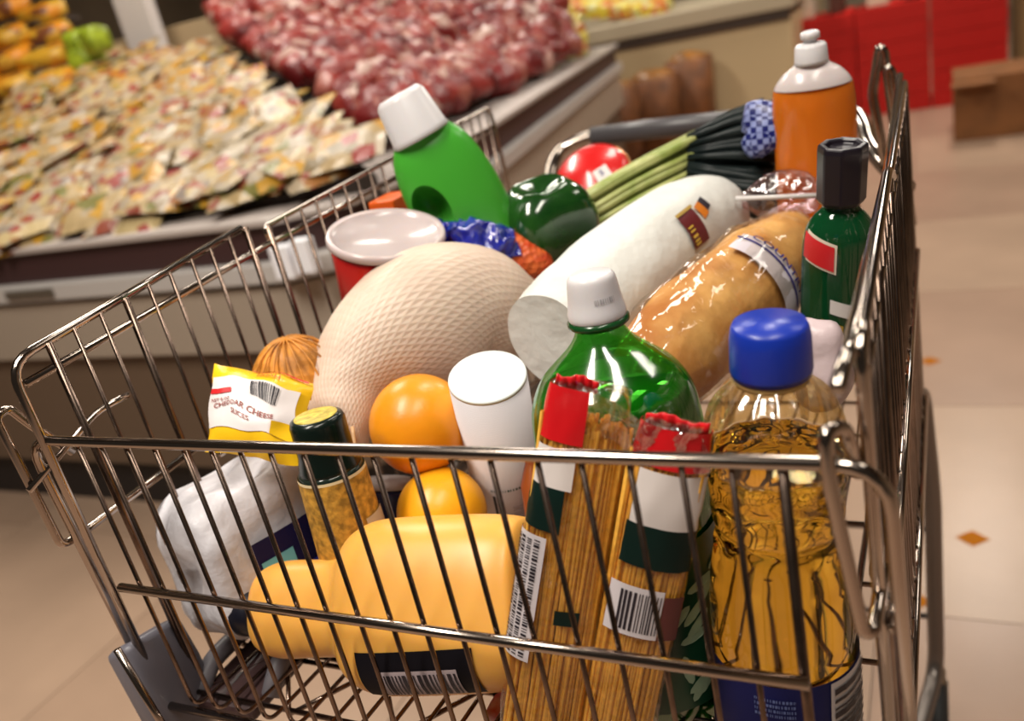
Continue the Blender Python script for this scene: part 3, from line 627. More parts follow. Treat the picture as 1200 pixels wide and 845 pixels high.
patch('navy_label', fl, -.036, .040, -.052, .026, mat('navy_print', (.006, .006, .05), .5, spec=.2), t)
fl2 = lambda u, v: Vector((.012 + u, -.0545 - .002 * math.cos(u * 60), .052 + v))
patch('cyan_label', fl2, -.034, -.008, -.026, .010, mat('cyan_print', (.10, .36, .50), .4), t); patch('blue_spot', fl2, -.004, .010, -.030, -.008, mat('blue_print', (.01, .03, .40), .35), t)
# ---- bottle with foil neck and ochre label
A, t = item('foil_topped_bottle', (432, 700, .635), (369, 485, .590), 'dark bottle with a black foil neck and speckled ochre label', 'bottle')
pb = smoothprof(A.prof([(700, 40), (660, 41), (560, 39), (545, 36), (532, 31), (510, 31), (497, 31.5)], 'y'), 4)
lathe('bottle_body', pb, mat('black_glass', (.012, .02, .015), .12), t, seg=40)
pf = A.prof([(552, 38), (542, 36), (528, 33), (508, 33), (494, 33), (489, 31), (487, 27)], 'y'); lathe('foil_neck', pf, mat('dark_foil', (.004, .009, .007), .22, spec=.4), t, seg=40)
lathe('top_disc', A.prof([(487.5, 26), (486.5, 26), (486, 24)], 'y'), mat('gold_disc', (.50, .38, .06), .4, bump=.6, bscale=300, var=.3, vscale=200), t)
lathe('ochre_label', [(r + .0006, z) for r, z in A.prof([(672, 41), (640, 41), (553, 39.5)], 'y')], mat('ochre_paper', (.42, .22, .03), .6, var=.45, vscale=180, bump=.3, bscale=200), t, cap0=False, cap1=False, seg=40)
lathe('label_edge', [(r + .0009, z) for r, z in A.prof([(553, 39), (550, 38.6)], 'y')], mat('cream_paper', (.62, .50, .30), .6), t, cap0=False, cap1=False, seg=40)
mf = cylmap([(r + .0014, z) for r, z in pb], 1.0, 0, .0004); z_ = A.prof([(640, 1), (600, 1)], 'y')
patch('white_slip', mf, -.012, .016, z_[0][1], z_[1][1], mat('grey_slip', (.45, .38, .30), .6), t)
# ---- yellow printed packet
def pillow(name, corners, Z, thick, mat_, label, cat, n=14, curl=.0):
    P = [at(x, y, Z + (q if len(c) > 2 else 0)) if False else at(c[0], c[1], Z + (c[2] if len(c) > 2 else 0)) for c in corners for x, y, q in [(0, 0, 0)]]
    c = sum(P, Vector()) / 4; t = empty(name, Matrix.Translation(c), label, cat)
    nrm = (P[1] - P[0]).cross(P[3] - P[0]).normalized(); nrm = nrm if nrm.dot(EYE - c) > 0 else -nrm
    def base(u, v): return (P[0] * (1 - u) + P[1] * u) * (1 - v) + (P[3] * (1 - u) + P[2] * u) * v - c
    def surf(u, v, s=1, off=0):
        h = max(0, (1 - abs(2 * u - 1) ** 2.5) * (1 - abs(2 * v - 1) ** 2.5)) ** .6
        e = 1 - .10 * (1 - abs(2 * u - 1) ** 2) * 0
        b = base(u, v); return b + nrm * (s * h * thick + off) + Vector((nz(b, 60, .004), nz(b + Vector((3, 3, 3)), 60, .004), nz(b + Vector((5, 1, 2)), 50, .004))) * (1 if off >= 0 else 1)
    vs = [surf(i / n, j / n, s) for s in (1, -1) for j in range(n + 1) for i in range(n + 1)]; q = (n + 1) ** 2
    fs = []
    for s in (0, 1):
        for j in range(n):
            for i in range(n):
                a = s * q + j * (n + 1) + i; fs.append((a, a + 1, a + n + 2, a + n + 1) if s else (a + n + 1, a + n + 2, a + 1, a))
    o = mesh('packet', vs, fs, mat_, t); return t, surf, o
YB = mat('yellow_bag', (.85, .50, .012), .28, bump=.4, bscale=30)
t, sf, _ = pillow('cheese_packet', [(243, 528, 0), (352, 548, -.01), (366, 450, .02), (250, 424, .03)], .615, .017, YB, 'yellow packet with a white barcode label, resting against the left side', 'packet')
P_ = lambda u, v: sf(u, v, 1, .0008)
patch('white_label', P_, .03, .93, .24, .80, mat('packet_white', (.72, .66, .66), .35), t, 14, 10)
P2 = lambda u, v: sf(min(max(u, 0), 1), min(max(v, 0), 1), 1, .0016)
patch('red_edge', P2, .42, .97, .965, .995, REDINK, t, 10, 2)
patch('yellow_corner', P2, .72, .93, .24, .42, YB, t, 4, 4)
P3 = lambda u, v: P2(.62 + u * 9, .70 + v * 9)
bars(P3, -.014, .014, -.011, .008, INK, t, 6, 14)
patch('red_stripe', P2, .04, .30, .60, .65, REDINK, t, 6, 2)
P4 = lambda u, v: P2(.42 + u * 8, .42 + v * 8)
text('CHEDDAR CHEESE', .0095, P4, mat('brown_ink', (.25, .04, .03), .5), t, v=.006); text('SLICES', .0085, P4, mat('brown_ink'), t, v=-.005)
text('NET 8 OZ', .006, lambda u, v: P2(.18 + u * 8, .53 + v * 8), mat('brown_ink'), t); text('FRESH', .010, lambda u, v: P2(.62 + u * 8, .88 + v * 8), mat('orange_ink', (.75, .12, .01), .5), t)
# ---- orange mesh bag behind the packet
c = at(352, 452, .70); t = empty('orange_net_bag', Matrix.Translation(c), 'small orange net bag behind the yellow packet', 'net bag')
NETM = mat('orange_net', (.50, .20, .03), .5, var=.4, vscale=60)
vs, fs = blob_geo(.035, .035, .040, 26, 18, lambda v: v * (1 + nz(v, 30, .2))); mesh('net_contents', vs, fs, mat('net_fruit', (.55, .22, .03), .5, bump=.9, bscale=90, btype='voronoi', var=.35, vscale=60), t)
for k in range(9):
    a = k / 9 * PI; pts = [Vector((.037 * math.cos(b) * math.cos(a), .037 * math.cos(b) * math.sin(a), .042 * math.sin(b))) for b in [i * PI / 10 for i in range(21)]]
    vs, fs = tube_geo(pts, .0008, 5); mesh('net_strand', vs, fs, NETM, t)
# ---- whole chicken in net patterned film: loft along a spine
def loft(name, spine, mat_, parent, inv, seg=40, fy=1, n=6, fn=None):
    P = [(at(x, y, z), hw * z / F) for x, y, z, hw in spine]; S4 = smoothprof([(p.x, p.y, p.z, r) for p, r in P], n)
    vs, fs = [], []; N_ = len(S4); up = None
    for i, s in enumerate(S4):
        p = Vector(s[:3]); tt = (Vector(S4[min(i + 1, N_ - 1)][:3]) - Vector(S4[max(i - 1, 0)][:3])).normalized()
        fwd = (p - EYE).normalized(); y = (fwd - tt * fwd.dot(tt)).normalized(); x = y.cross(tt)
        for k in range(seg):
            a = 2 * PI * k / seg; rr = s[3] * (fn(a, i / (N_ - 1)) if fn else 1); vs.append(inv @ (p + x * math.sin(a) * rr - y * math.cos(a) * rr * fy))
    for i in range(N_ - 1):
        for k in range(seg):
            k2 = (k + 1) % seg; fs.append((i * seg + k, i * seg + k2, (i + 1) * seg + k2, (i + 1) * seg + k))
    fs.append(tuple(range(seg))[::-1]); fs.append(tuple((N_ - 1) * seg + k for k in range(seg)))
    o = mesh(name, vs, fs, mat_, parent); uv = o.data.uv_layers.new(name='u'); nv = len(vs)
    for pl2 in o.data.polygons:
        ks = [o.data.loops[l].vertex_index % seg for l in pl2.loop_indices]; wrapf = max(ks) - min(ks) > 2
        for l, kk in zip(pl2.loop_indices, ks): uv.data[l].uv = ((kk + seg if wrapf and kk == 0 else kk) / seg, (o.data.loops[l].vertex_index // seg) / (N_ - 1))
    return o, S4
c = at(500, 380, .74); t = empty('whole_chicken', Matrix.Translation(c), 'plump pale whole chicken in a stretched net bag', 'chicken'); inv = t.matrix_world.inverted()
def chickmat():
    m = mat('chicken_skin', (.58, .44, .35), .45, sss=.25, sssr=(1, .5, .3), col2=(.66, .53, .43), vscale=18); nt = m.node_tree; b = nt.nodes['Principled BSDF']; N = nt.nodes.new; L = nt.links.new
    tc = N('ShaderNodeTexCoord'); sp = N('ShaderNodeSeparateXYZ'); L(tc.outputs['UV'], sp.inputs[0]); ws = []
    def mth(op, a, b=None):
        q = N('ShaderNodeMath'); q.operation = op
        for i_, v_ in enumerate((a, b)):
            if v_ is None: continue
            if isinstance(v_, (int, float)): q.inputs[i_].default_value = v_
            else: L(v_, q.inputs[i_])
        return q.outputs[0]
    U, V = mth('MULTIPLY', sp.outputs[0], 2 * PI * 52), mth('MULTIPLY', sp.outputs[1], 2 * PI * 32)
    mx = N('ShaderNodeMath'); mx.operation = 'MAXIMUM'
    L(mth('SINE', mth('ADD', U, V)), mx.inputs[0]); L(mth('SINE', mth('SUBTRACT', U, V)), mx.inputs[1])
    bp = N('ShaderNodeBump'); bp.inputs['Strength'].default_value = .3; bp.inputs['Distance'].default_value = .0008; bp.invert = False; L(mx.outputs[0], bp.inputs['Height']); L(bp.outputs[0], b.inputs['Normal']); return m
CH = chickmat()
loft('bird', [(402, 560, .665, 10), (404, 528, .67, 26), (402, 492, .675, 38), (410, 452, .69, 50), (446, 408, .71, 72), (500, 372, .73, 84), (552, 362, .75, 76), (594, 374, .765, 58), (622, 386, .775, 40), (640, 385, .78, 14)], CH, t, inv, 48, .8, 6,
     lambda a, f: 1 + .03 * math.sin(a * 3 + f * 6) + (.04 if f < .4 else 0) * noise.noise(Vector((a * 3, f * 30, 0))))
# twisted net end
for k in range(7):
    pts = [inv @ at(392 + (k - 3) * 7 + i * (k - 3) * .4, 500 + i * 9, .648 - .0015 * i) for i in range(6)]
    vs, fs = tube_geo(pts, .0016, 6); mesh('net_fold', vs, fs, mat('net_tan', (.50, .30, .15), .5), t)
# ---- red net pack behind the chicken
c = at(600, 318, .82); t = empty('red_net_pack', Matrix.Translation(c), 'orange-red netted pack behind the chicken', 'net bag'); inv = t.matrix_world.inverted()
loft('net_pack', [(540, 290, .80, 8), (572, 292, .80, 22), (604, 300, .80, 27), (632, 312, .80, 20), (648, 326, .80, 3)], mat('red_net', (.50, .05, .01), .4, bump=1, bscale=160, btype='voronoi', col2=(.65, .14, .03), vscale=90), t, inv, 24, .8)
# ---- oranges
def orange(px, py, Z, hw, label, dimple, rot, ylw=False):
    c = at(px, py, Z); r = hw * Z / F; t = empty('orange', Matrix.Translation(c - Vector((0, 0, r))), label, 'orange')
    OR = mat('orange_peel_b' if ylw else 'orange_peel', (.80, .36, .01) if ylw else (.74, .27, .008), .33, bump=.22, bscale=160, bdist=.001, sss=.15, sssr=(1, .3, .05), var=.1, vscale=20)
    dv = (dimple - c).normalized() if dimple else Vector((0, 0, 1))
    def fn(v):
        k = v.normalized().dot(dv); return v * (1 - .05 * max(0, (k - .965) / .035)) + Vector((0, 0, r))
    vs, fs = blob_geo(r, r, r, 48, 30, fn); mesh('peel', vs, fs, OR, t)
    q = dv * r * .955 + Vector((0, 0, r)); vs, fs = blob_geo(.003, .003, .0015, 10, 6); R = dv.to_track_quat('Z', 'Y').to_matrix(); mesh('stem_scar', [R @ Vector(v) + q for v in vs], fs, mat('scar', (.35, .22, .05), .6), t)
orange(492, 497, .655, 59, 'large orange resting between the chicken and the yellow bottle', at(560, 640, .9), 0)
orange(518, 600, .645, 53, 'smaller yellow-orange orange tucked beneath the large one', at(518, 700, .9), 0, True)
# ---- dark jar behind the oranges
A, t = item('dark_jar', (455, 640, .70), (455, 560, .70), 'small dark blue jar squeezed in behind the oranges', 'jar')
lathe('jar_body', A.prof([(0, 24), (.1, 28), (.75, 28), (.85, 24)]), mat('navy_jar', (.008, .01, .03), .25), t, seg=32); lathe('lid', A.prof([(.85, 26), (1, 26)]), mat('jar_lid', (.5, .45, .45), .4), t, seg=32)
# ---- white canister
A, t = item('white_canister', (612, 650, .745), (571, 441, .615), 'tall plain white cardboard canister leaning beside the orange', 'canister')
pc = A.prof([(0, 47 * .615 / .745), (1, 47)]); lathe('canister_body', [(pc[1][0] * .998, 0), (pc[1][0] * .998, A.L - .002)], mat('canister_white', (.58, .55, .58), .42, bump=.12, bscale=200, btype='wave'), t, seg=56)
R0 = pc[1][0]
vs, fs = lathe_geo([(R0 * .999, A.L - .0018), (R0 * .99, A.L + .0002), (R0 * .95, A.L + .0006), (.001, A.L + .0006)], 56); mesh('lid', vs, fs, mat('lid_white', (.64, .68, .67), .35), t)
pr = [(R0, 0), (R0, A.L)]; mf = cylmap(pr, 0, 0, .0004)
for u, wd, h0, h1, nm in ((-.014, .0022, .0, .53, 'black_stripe'), (-.008, .0012, .0, .5, 'black_stripe')): patch(nm, mf, u, u + wd, A.L * h0, A.L * h1, INK, t, 2, 4)
bars(cylmap(pr, 0, 0, .0008), A.L * .02, A.L * .47, .0, .022, mat('grey_print', (.42, .38, .42), .6), t, 2, 30, True, 'fine_print')
bars(cylmap(pr, .05, A.L * .56, .0008), -.016, .012, -.0012, .0012, mat('dark_green_ink', (.03, .08, .05), .5), t, 2, 16, False, 'fine_print')
# ---- slim red bottle behind canister
A, t = item('amber_bottle', (640, 650, .66), (622, 530, .64), 'thin sliver of a reddish brown bottle between canister and spaghetti', 'bottle')
lathe('bottle_body', A.prof([(0, 16), (.1, 18), (.7, 18), (.9, 9), (1, 8)]), mat('amber_red', (.30, .07, .02), .2, coat=.5), t, seg=28)
# ---- red tub with white lid
A, t = item('red_tub', (462, 392, .80), (452, 272, .745), 'round red tub with a translucent white lid behind the chicken', 'tub')
r0 = 70 * .745 / F
lathe('tub_body', [(r0 * .80, 0), (r0 * .93, A.L - .014), (r0 * .93, A.L - .010)], mat('red_tub', (.52, .012, .012), .25), t, seg=56)
L_ = A.L; lathe('lid', [(r0 * .95, L_ - .008), (r0 * 1.0, L_ - .006), (r0 * 1.0, L_ - .002), (r0 * .97, L_ + .001), (r0 * .90, L_ - .001), (r0 * .87, L_ - .004), (.001, L_ - .004)], mat('milky_lid', (.50, .42, .42), .2, sss=.2), t, seg=56)
# ---- green detergent bottle
A, t = item('detergent_bottle', (612, 372, .85), (466, 110, .775), 'green plastic detergent bottle with a white cap, leaning left at the back', 'bottle')
GP = mat('bright_green_plastic', (.055, .34, .03), .28, sss=.15, sssr=(.3, 1, .2))
pb = smoothprof(A.prof([(0, 44), (.06, 50), (.25, 51), (.40, 54), (.52, 56), (.64, 54), (.74, 48), (.80, 39), (.825, 34)]), 6)
def dent(a, z, r):
    f = z / A.L; d = math.hypot((math.atan2(math.sin(a), math.cos(a)) + .50) / .50, (f - .53) / .075); s = max(0, 1 - d * d)
    return r * (1 - .60 * s ** .5)
db = lathe('bottle_body', [(r, z) for r, z in pb], GP, t, seg=96, fy=.62)
hc = A.inv @ at(508, 247, .79); cv, cf = blob_geo(.0175, .034, .026, 28, 16, lambda v: v + Vector((hc.x - .002, -.028, hc.z))); ct = mesh('cutter', cv, cf, None, t)
bo = db.modifiers.new('hole', 'BOOLEAN'); bo.operation = 'DIFFERENCE'; bo.object = ct; bo.solver = 'EXACT'
bpy.context.view_layer.update(); nm_ = D.meshes.new_from_object(db.evaluated_get(bpy.context.evaluated_depsgraph_get())); db.modifiers.clear(); db.data = nm_; D.objects.remove(ct)
nm_.shade_smooth(); nm_.set_sharp_from_angle(angle=.9)
lathe('handle_bridge', [(0.001, 0), (0.001, .001)], GP, t) if False else None
pc = A.prof([(.805, 35), (.815, 37), (.83, 35), (.975, 31), (.99, 28), (1.0, 24)]); lathe('cap', pc, WHITE, t, seg=48, fn=lambda a, z, r: r * (1 + .008 * math.sin(a * 40)))
pl_ = [(r + .0006, z) for r, z in pb]; mf = cylmap(pl_, .25, 0, .0006, fy=.62); 
patch('pale_label', mf, -.022, .024, A.L * .06, A.L * .30, mat('lime_label', (.30, .55, .10), .4), t)
# ---- crumpled blue packet
c = at(556, 282, .79); t = empty('blue_packet', Matrix.Translation(c), 'crumpled shiny blue snack packet under the detergent bottle', 'packet'); inv = t.matrix_world.inverted()
o, _ = loft('packet', [(510, 272, .79, 6), (530, 274, .79, 18), (560, 278, .785, 20), (590, 288, .785, 16), (612, 300, .785, 5)], mat('blue_foil', (.012, .02, .30), .18, bump=1, bscale=60, coat=1, bdist=.01), t, inv, 36, 1)
for v in o.data.vertices: v.co += Vector((nz(v.co, 90, .009), nz(v.co + Vector((4, 4, 4)), 90, .009), nz(v.co + Vector((8, 1, 4)), 110, .008)))
t2 = empty('orange_carton', Matrix.Translation(at(462, 246, .85)), 'sliver of an orange carton behind the red tub', 'carton')
box('carton_body', (-.022, .008, -.01, .03, -.06, .012), mat('carton_orange', (.65, .10, .01), .4), t2, .002)
# ---- green bell pepper
c = at(642, 262, .83); A_ = frame(c - (at(642, 262, .83) - at(655, 215, .80)).normalized() * -.0 - Vector((0, 0, 0)), at(630, 200, .80))
t = empty('bell_pepper', Matrix.Translation(c - Vector((0, 0, .045))), 'glossy dark green bell pepper', 'pepper')
ax = (at(628, 205, .80) - at(655, 318, .85)).normalized(); Rq = ax.to_track_quat('Z', 'Y').to_matrix()
r0 = 56 * .83 / F
def pep(v):
    a = math.atan2(v.x, -v.y); f = v.z / (r0 * .98); rr = 1 + .11 * math.cos(4 * a + .5) * (1 - .3 * f); v = Vector((v.x * rr, v.y * rr, v.z))
    d = math.hypot(v.x, v.y) / r0
    if f > 0: v.z -= .018 * max(0, 1 - d / .55)
    else: v.z += .012 * max(0, 1 - d / .5); v.x *= 1 + .08 * f; v.y *= 1 + .08 * f
    return Rq @ v + Vector((0, 0, .045))
vs, fs = blob_geo(r0, r0, r0 * .98, 64, 40, pep, .85); mesh('pepper_body', vs, fs, mat('pepper_skin', (.005, .032, .006), .16, col2=(.012, .060, .008), vscale=25, coat=.6, bump=.12, bscale=30, bdist=.004), t)
# ---- red lidded tin
A, t = item('red_tin', at and (702, 222, 1.0), (682, 190, .955), 'red round tin with a small white sticker, leaning near the handle', 'tin')
r0 = 47 * .975 / F
lathe('tin_body', [(r0 * .9, -.03), (r0, -.028), (r0, A.L * .4), (r0 * .97, A.L * .5), (r0 * .80, A.L * .62), (.001, A.L * .72)], mat('tin_red', (.55, .012, .012), .25, coat=.3), t, seg=48)
lathe('tin_rim', [(r0 * 1.02, A.L * .30), (r0 * 1.05, A.L * .36), (r0 * 1.02, A.L * .42)], mat('tin_gold', (.55, .25, .1), .3, .6), t, seg=48)
p = at(706, 204, .955); q = t.matrix_world.inverted() @ p
pr_ = lambda u, v: Vector((q.x + u, q.y + v, A.L * .70 + .004 + .0 * u)); patch('sticker', pr_, -.0085, .0085, -.0085, .0085, WPAPER, t, 3, 3)
text('5', .011, lambda u, v: pr_(u, v) + Vector((0, 0, .0006)), BLUEINK, t)
# ---- leafy green onion bunch
t = empty('green_onion_bunch', Matrix.Translation(at(800, 200, .86)), 'bunch of green onions with pale stalks and dark leafy tops in a blue printed sleeve', 'vegetables'); inv = t.matrix_world.inverted()
rd = random.Random(11)
ST = mat('pale_stalk', (.20, .26, .045), .4, col2=(.42, .43, .16), vscale=40); LF = mat('dark_leaf', (.003, .007, .008), .4, spec=.3, col2=(.009, .014, .014), vscale=60); LF2 = mat('grey_leaf_highlight', (.16, .18, .17), .45, spec=.3)  # the pale grey leaf colour paints streak highlights among the dark leaves
for k in range(40):
    o1 = rd.uniform(-1, 1); o2 = rd.uniform(-1, 1)
    a = at(672 + 8 * o1, 262 + 22 * o1, .865 + o2 * .015); b = at(745 + o1 * 9, 218 + 21 * o1 + rd.uniform(-4, 4), .865 + o2 * .016); c = at(812 - 4 * o1, 184 + 30 * o1, .865 + o2 * .02)
    vs, fs = tube_geo(rounded([a, b, c], .04, 5), rd.uniform(.0028, .0045), 8); mesh('stalk', [inv @ v for v in vs], fs, ST, t)
for k in range(150):
    o1 = rd.uniform(-1, 1); o2 = rd.uniform(-1, 1)
    a = at(806, 186 + 26 * o1, .865 + o2 * .02); b = at(858, 186 + 54 * o1 + rd.uniform(-4, 4), .855 + o2 * .028); c = at(908 + rd.uniform(-8, 10) - 8 * abs(o1), 188 + 64 * o1 + rd.uniform(-5, 5), .85 + o2 * .03)
    pts = rounded([a, b, c], .04, 5); vs, fs = tube_geo(pts, [.003 + .0042 * i / len(pts) for i in range(len(pts))], 7); mesh('leaf', [inv @ v for v in vs], fs, LF2 if k % 11 == 0 else LF, t)
def checkmat():
    m = D.materials.new('blue_check_sleeve'); m.use_nodes = True; nt = m.node_tree; b = nt.nodes['Principled BSDF']; c = nt.nodes.new('ShaderNodeTexChecker'); c.inputs['Scale'].default_value = 190; c.inputs[1].default_value = (.008, .012, .12, 1); c.inputs[2].default_value = (.22, .26, .5, 1)
    tc = nt.nodes.new('ShaderNodeTexCoord'); nt.links.new(tc.outputs['Object'], c.inputs[0]); nt.links.new(c.outputs[0], b.inputs['Base Color']); b.inputs['Roughness'].default_value = .3; return m
loft('printed_sleeve', [(872, 138, .80, 16), (884, 140, .80, 24), (896, 150, .80, 34), (908, 162, .80, 34), (914, 170, .80, 24)], checkmat(), t, inv, 24, .5)
vs, fs = tube_geo([inv @ at(862, 233, .78), inv @ at(960, 229, .76)], .0022, 8); mesh('white_tie', vs, fs, WPAPER, t)
# ---- paper towel roll pack
t = empty('paper_towel_roll', Matrix.Translation(at(740, 320, .72)), 'long white wrapped paper towel roll lying towards the back', 'paper towel'); inv = t.matrix_world.inverted()
TW = mat('towel_wrap', (.60, .60, .57), .5, bump=.8, bscale=22, bdist=.006)
_, S4 = loft('towel_roll', [(645, 402, .655, 63), (664, 386, .668, 67), (690, 362, .685, 68), (740, 316, .735, 65), (790, 276, .79, 58), (822, 258, .82, 52), (838, 254, .84, 44), (848, 252, .845, 30)], TW, t, inv, 48, 1, 6, lambda a, f: 1 + (.05 * math.sin(a * 9) if f > .86 else 0) + .03 * noise.noise(Vector((a * 2, f * 14, 0))))
D.objects['towel_roll'].data.set_sharp_from_angle(angle=.7)
def sp_map(S4, i0):
    s = S4[i0]; s1 = S4[min(i0 + 1, len(S4) - 1)]; p = Vector(s[:3]); tt = (Vector(s1[:3]) - p).normalized(); fwd = (p - EYE).normalized(); y = (fwd - tt * fwd.dot(tt)).normalized(); x = y.cross(tt)
    return p, tt, x, y, s[3]
def loftmap(S4, i0, th0, off=.0015, fy=1, inv=None, rot=0):
    p, tt, x, y, r = sp_map(S4, i0); c, s = math.cos(rot), math.sin(rot)
    def f(u, v):
        uu, vv = u * c - v * s, u * s + v * c; k = min(range(len(S4)), key=lambda q: abs((Vector(S4[q][:3]) - p).dot(tt) - vv)); rr = S4[k][3] + off; a = th0 + uu / rr
        return inv @ (p + tt * vv + x * math.sin(a) * rr - y * math.cos(a) * rr * fy)
    return f
i0 = min(range(len(S4)), key=lambda q: (Vector(S4[q][:3]) - at(768, 297, .77)).length)
mf = loftmap(S4, i0, .12, .002, 1, inv); patch('printed_square', mf, -.016, .016, -.014, .014, mat('maroon_square', (.10, .008, .012), .4), t, 8, 4)
mf = loftmap(S4, i0, .12, .0028, 1, inv); patch('gold_edge', mf, -.018, -.015, -.015, .016, mat('gold_print', (.38, .24, .04), .4), t, 2, 4); bars(mf, -.003, .014, -.012, -.003, mat('gold_ink', (.60, .42, .05), .5), t, 4, 4, False, 'gold_lettering')
mf = loftmap(S4, i0, .12, .002, 1, inv, .2); patch('orange_mark', mf, -.010, .004, .020, .032, mat('orange_mark', (.55, .16, .01), .4), t, 4, 3); patch('dark_mark', mf, -.010, .002, .032, .042, INK, t, 4, 2)
# ---- bread loaf in film
t = empty('bread_loaf', Matrix.Translation(at(840, 350, .68)), 'crusty golden bread loaf in clear film with a white label band', 'bread'); inv = t.matrix_world.inverted()
BRD = mat('bread_crust', (.36, .13, .02), .6, col2=(.62, .36, .12), vscale=22, bump=.5, bscale=35, bdist=.006)
SPN = [(738, 470, .59, 14), (750, 452, .60, 42), (780, 420, .62, 60), (822, 382, .65, 64), (864, 344, .685, 60), (898, 312, .715, 54), (920, 288, .74, 42), (934, 268, .755, 26), (940, 262, .76, 8)]
o, S5 = loft('loaf', SPN, BRD, t, inv, 44, .85, 6, lambda a, f: 1 + .05 * max(0, math.sin(f * 26 + a)) - .03)
o, _ = loft('film_wrapper', [(x, y, z - .004, h * 1.07 + 1) for x, y, z, h in SPN], film_mat('bread_film', (1, .98, .93), .12, .8, 16), t, inv, 60, .85, 8, lambda a, f: 1 + .05 * noise.noise(Vector((math.sin(a) * 4, math.cos(a) * 4, f * 9))) + .02 * math.sin(f * 40 + a * 3) + .03 * noise.noise(Vector((a * 6, f * 40, 3))))
i0 = min(range(len(S5)), key=lambda q: (Vector(S5[q][:3]) - at(872, 336, .69)).length)
mf = loftmap(S5, i0, 0, .0055, .85, inv); patch('label_band', mf, -.034, .062, -.013, .013, mat('band_white', (.52, .47, .52), .4), t, 30, 4)
mf = loftmap(S5, i0, 0, .0062, .85, inv); patch('navy_stripe', mf, -.036, .046, .004, .0066, BLUEINK, t, 26, 1)
text('COUNTRY', .0088, loftmap(S5, i0, 0, .0064, .85, inv), BLUEINK, t, u=.006, v=.0115, stretch=1.5)
# ---- orange dish soap
A, t = item('dish_soap_bottle', (962, 300, .835), (949, 36, .745), 'clear bottle of orange dish soap with a white push-pull cap', 'bottle')
pb = smoothprof(A.prof([(300, 38), (292, 44), (240, 46), (170, 46), (120, 46.5), (100, 44)], 'y'), 4)
lathe('soap_bottle', pb, mat('orange_soap', (.75, .19, .015), .12, trans=.3, sss=.3, sssr=(1, .3, .05), ior=1.4), t, seg=48, fy=.6)
lathe('shoulder', smoothprof(A.prof([(100, 44), (92, 40), (82, 31), (76, 22), (70, 18)], 'y'), 4), mat('milky_shoulder', (.70, .62, .62), .22, trans=.25, sss=.2), t, seg=48, fy=.65)
lathe('cap', A.prof([(74, 19), (70, 19), (54, 18), (51, 16), (50, 8), (46, 7), (45, 11), (38, 11), (36, 8)], 'y'), WHITE, t, seg=40)
# ---- dark green bottle
A, t = item('green_liquor_bottle', (978, 436, .69), (988, 166, .60), 'dark green bottle with a black faceted cap and red label, beside the right panel', 'bottle')
pb = smoothprof(A.prof([(436, 36), (425, 40), (340, 41), (290, 42), (268, 39), (252, 30), (242, 21), (230, 20)], 'y'), 5)
lathe('bottle_body', pb, mat('bottle_green', (.003, .045, .014), .08, coat=.6), t, seg=48, fy=.75)
pc = A.prof([(238, 24), (232, 28), (175, 29), (168, 28), (168, 20), (174, 18), (176, 0.1)], 'y')
vs, fs = lathe_geo(pc, 8); mesh('cap', vs, fs, mat('black_cap', (.010, .007, .012), .3), t, False, .0012)
mf = cylmap([(r + .0008, z) for r, z in pb], -.25, 0, .0005, 0, fy=.75)
z1 = A.prof([(306, 1), (274, 1)], 'y'); sk = lambda u, v: mf(u, v - u * .35)
patch('label_border', sk, -.020, .0055, z1[0][1], z1[1][1] + .001, mat('cream_border', (.6, .52, .42), .5), t); 
mfb = cylmap([(r + .0014, z) for r, z in pb], -.25, 0, .0006, 0, fy=.75); sk2 = lambda u, v: mfb(u, v - u * .35)
patch('red_label', sk2, -.022, .0040, z1[0][1] + .002, z1[1][1] - .001, mat('label_red', (.50, .015, .02), .35), t)
z2 = A.prof([(352, 1), (336, 1)], 'y'); patch('white_label', sk, .002, .018, z2[0][1], z2[1][1], WPAPER, t)
z2 = A.prof([(385, 1), (362, 1)], 'y'); patch('yellow_label', sk, -.004, .012, z2[0][1], z2[1][1], mat('gold_print'), t)
# ---- pinkish pouch behind the oil cap
c = at(958, 425, .60); t = empty('pale_pouch', Matrix.Translation(c), 'pale pink translucent pouch behind the blue oil cap', 'pouch')
vs, fs = blob_geo(.022, .02, .032, 24, 16, lambda v: v * (1 + nz(v, 45, .25)), .8); mesh('pouch', vs, fs, mat('pink_pouch', (.55, .44, .46), .3, bump=.6, bscale=60), t)
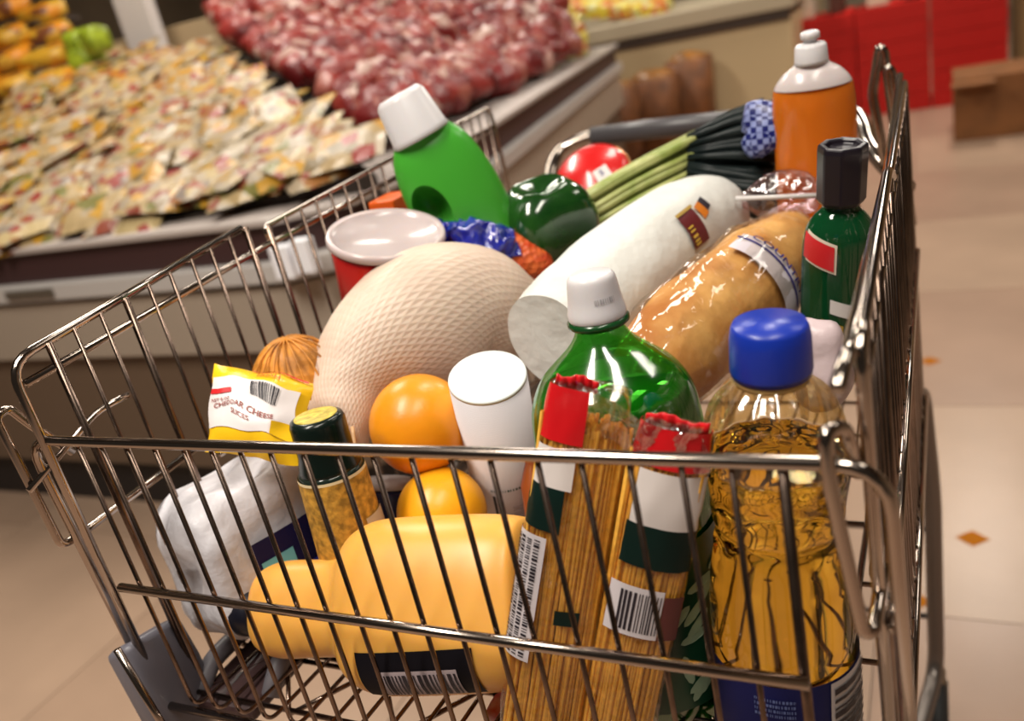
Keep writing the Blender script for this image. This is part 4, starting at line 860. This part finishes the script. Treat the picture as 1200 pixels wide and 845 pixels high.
# ---- small red and white carton near the bottom of the spaghetti
c = at(600, 842, .585); t = empty('red_white_carton', Matrix.Translation(c), 'red and white carton corner low in the cart under the spaghetti', 'carton')
vs, fs = blob_geo(.016, .014, .014, 16, 10, None, .5); mesh('carton_body', vs, fs, mat('carton_red_white', (.5, .02, .02), .3, col2=(.7, .62, .55), vscale=40), t)
# ---- crinkled clear film bag behind the loaf
c = at(925, 225, .80); t = empty('clear_film_bag', Matrix.Translation(c), 'crinkled clear film bag between the onions and the soap', 'film bag'); inv = t.matrix_world.inverted()
o, _ = loft('film', [(870, 235, .79, 8), (895, 232, .785, 24), (925, 228, .78, 30), (942, 235, .775, 24), (948, 250, .775, 8)], film_mat('bag_film', (.95, .85, .9), .5, 1, 40), t, inv, 32, .6, 6, lambda a, f: 1 + .12 * noise.noise(Vector((a * 3, f * 12, 0))))

# ================================================================ prints, rings and wheels become pieces of the part they sit on
def base(o): return o.name.split('.')[0]
OWN = {'barcode': ('barcode_label', 'white_label', 'label_panel'), 'fine_print': ('nutrition_strip', 'nutrition_panel', 'label', 'canister_body'), 'printed_leaf': ('label',), 'printed_tomato': ('label',), 'printed_food': ('label',),
       'nutrition_panel': ('label',), 'label_panel': (), 'faint_print': ('cap',), 'lettering': ('white_label', 'label_band', 'sticker'), 'navy_stripe': ('label_band',), 'gold_lettering': ('printed_square',), 'gold_edge': ('printed_square',),
       'red_stripe': ('white_label',), 'crimped_seal': ('film_wrapper',), 'top_disc': ('foil_neck',), 'label_edge': ('ochre_label',), 'stem_scar': ('peel',), 'blue_spot': ('navy_label',), 'cyan_label': ('navy_label',), 'red_label': ('label_border',), 'wheel': ('caster_fork',), 'handle_grip': ('handle_tube',), 'tin_rim': ('tin_body',)}
KIDS = {}
for o in list(COL.objects):
    if o.parent: KIDS.setdefault(o.parent, []).append(o)
for th_, kids in KIDS.items():
    if th_.parent: continue
    for o in kids:
        for nm in OWN.get(base(o), ()):
            c = [k for k in kids if base(k) == nm and k is not o and k.parent is th_]
            if c:
                if base(o) == 'wheel':
                    ce = lambda q: sum((v.co for v in q.data.vertices), Vector()) / len(q.data.vertices)
                    c.sort(key=lambda q: (ce(q) - ce(o)).length)
                if not any(g.parent is o for g in kids): o.parent = c[0]
                break
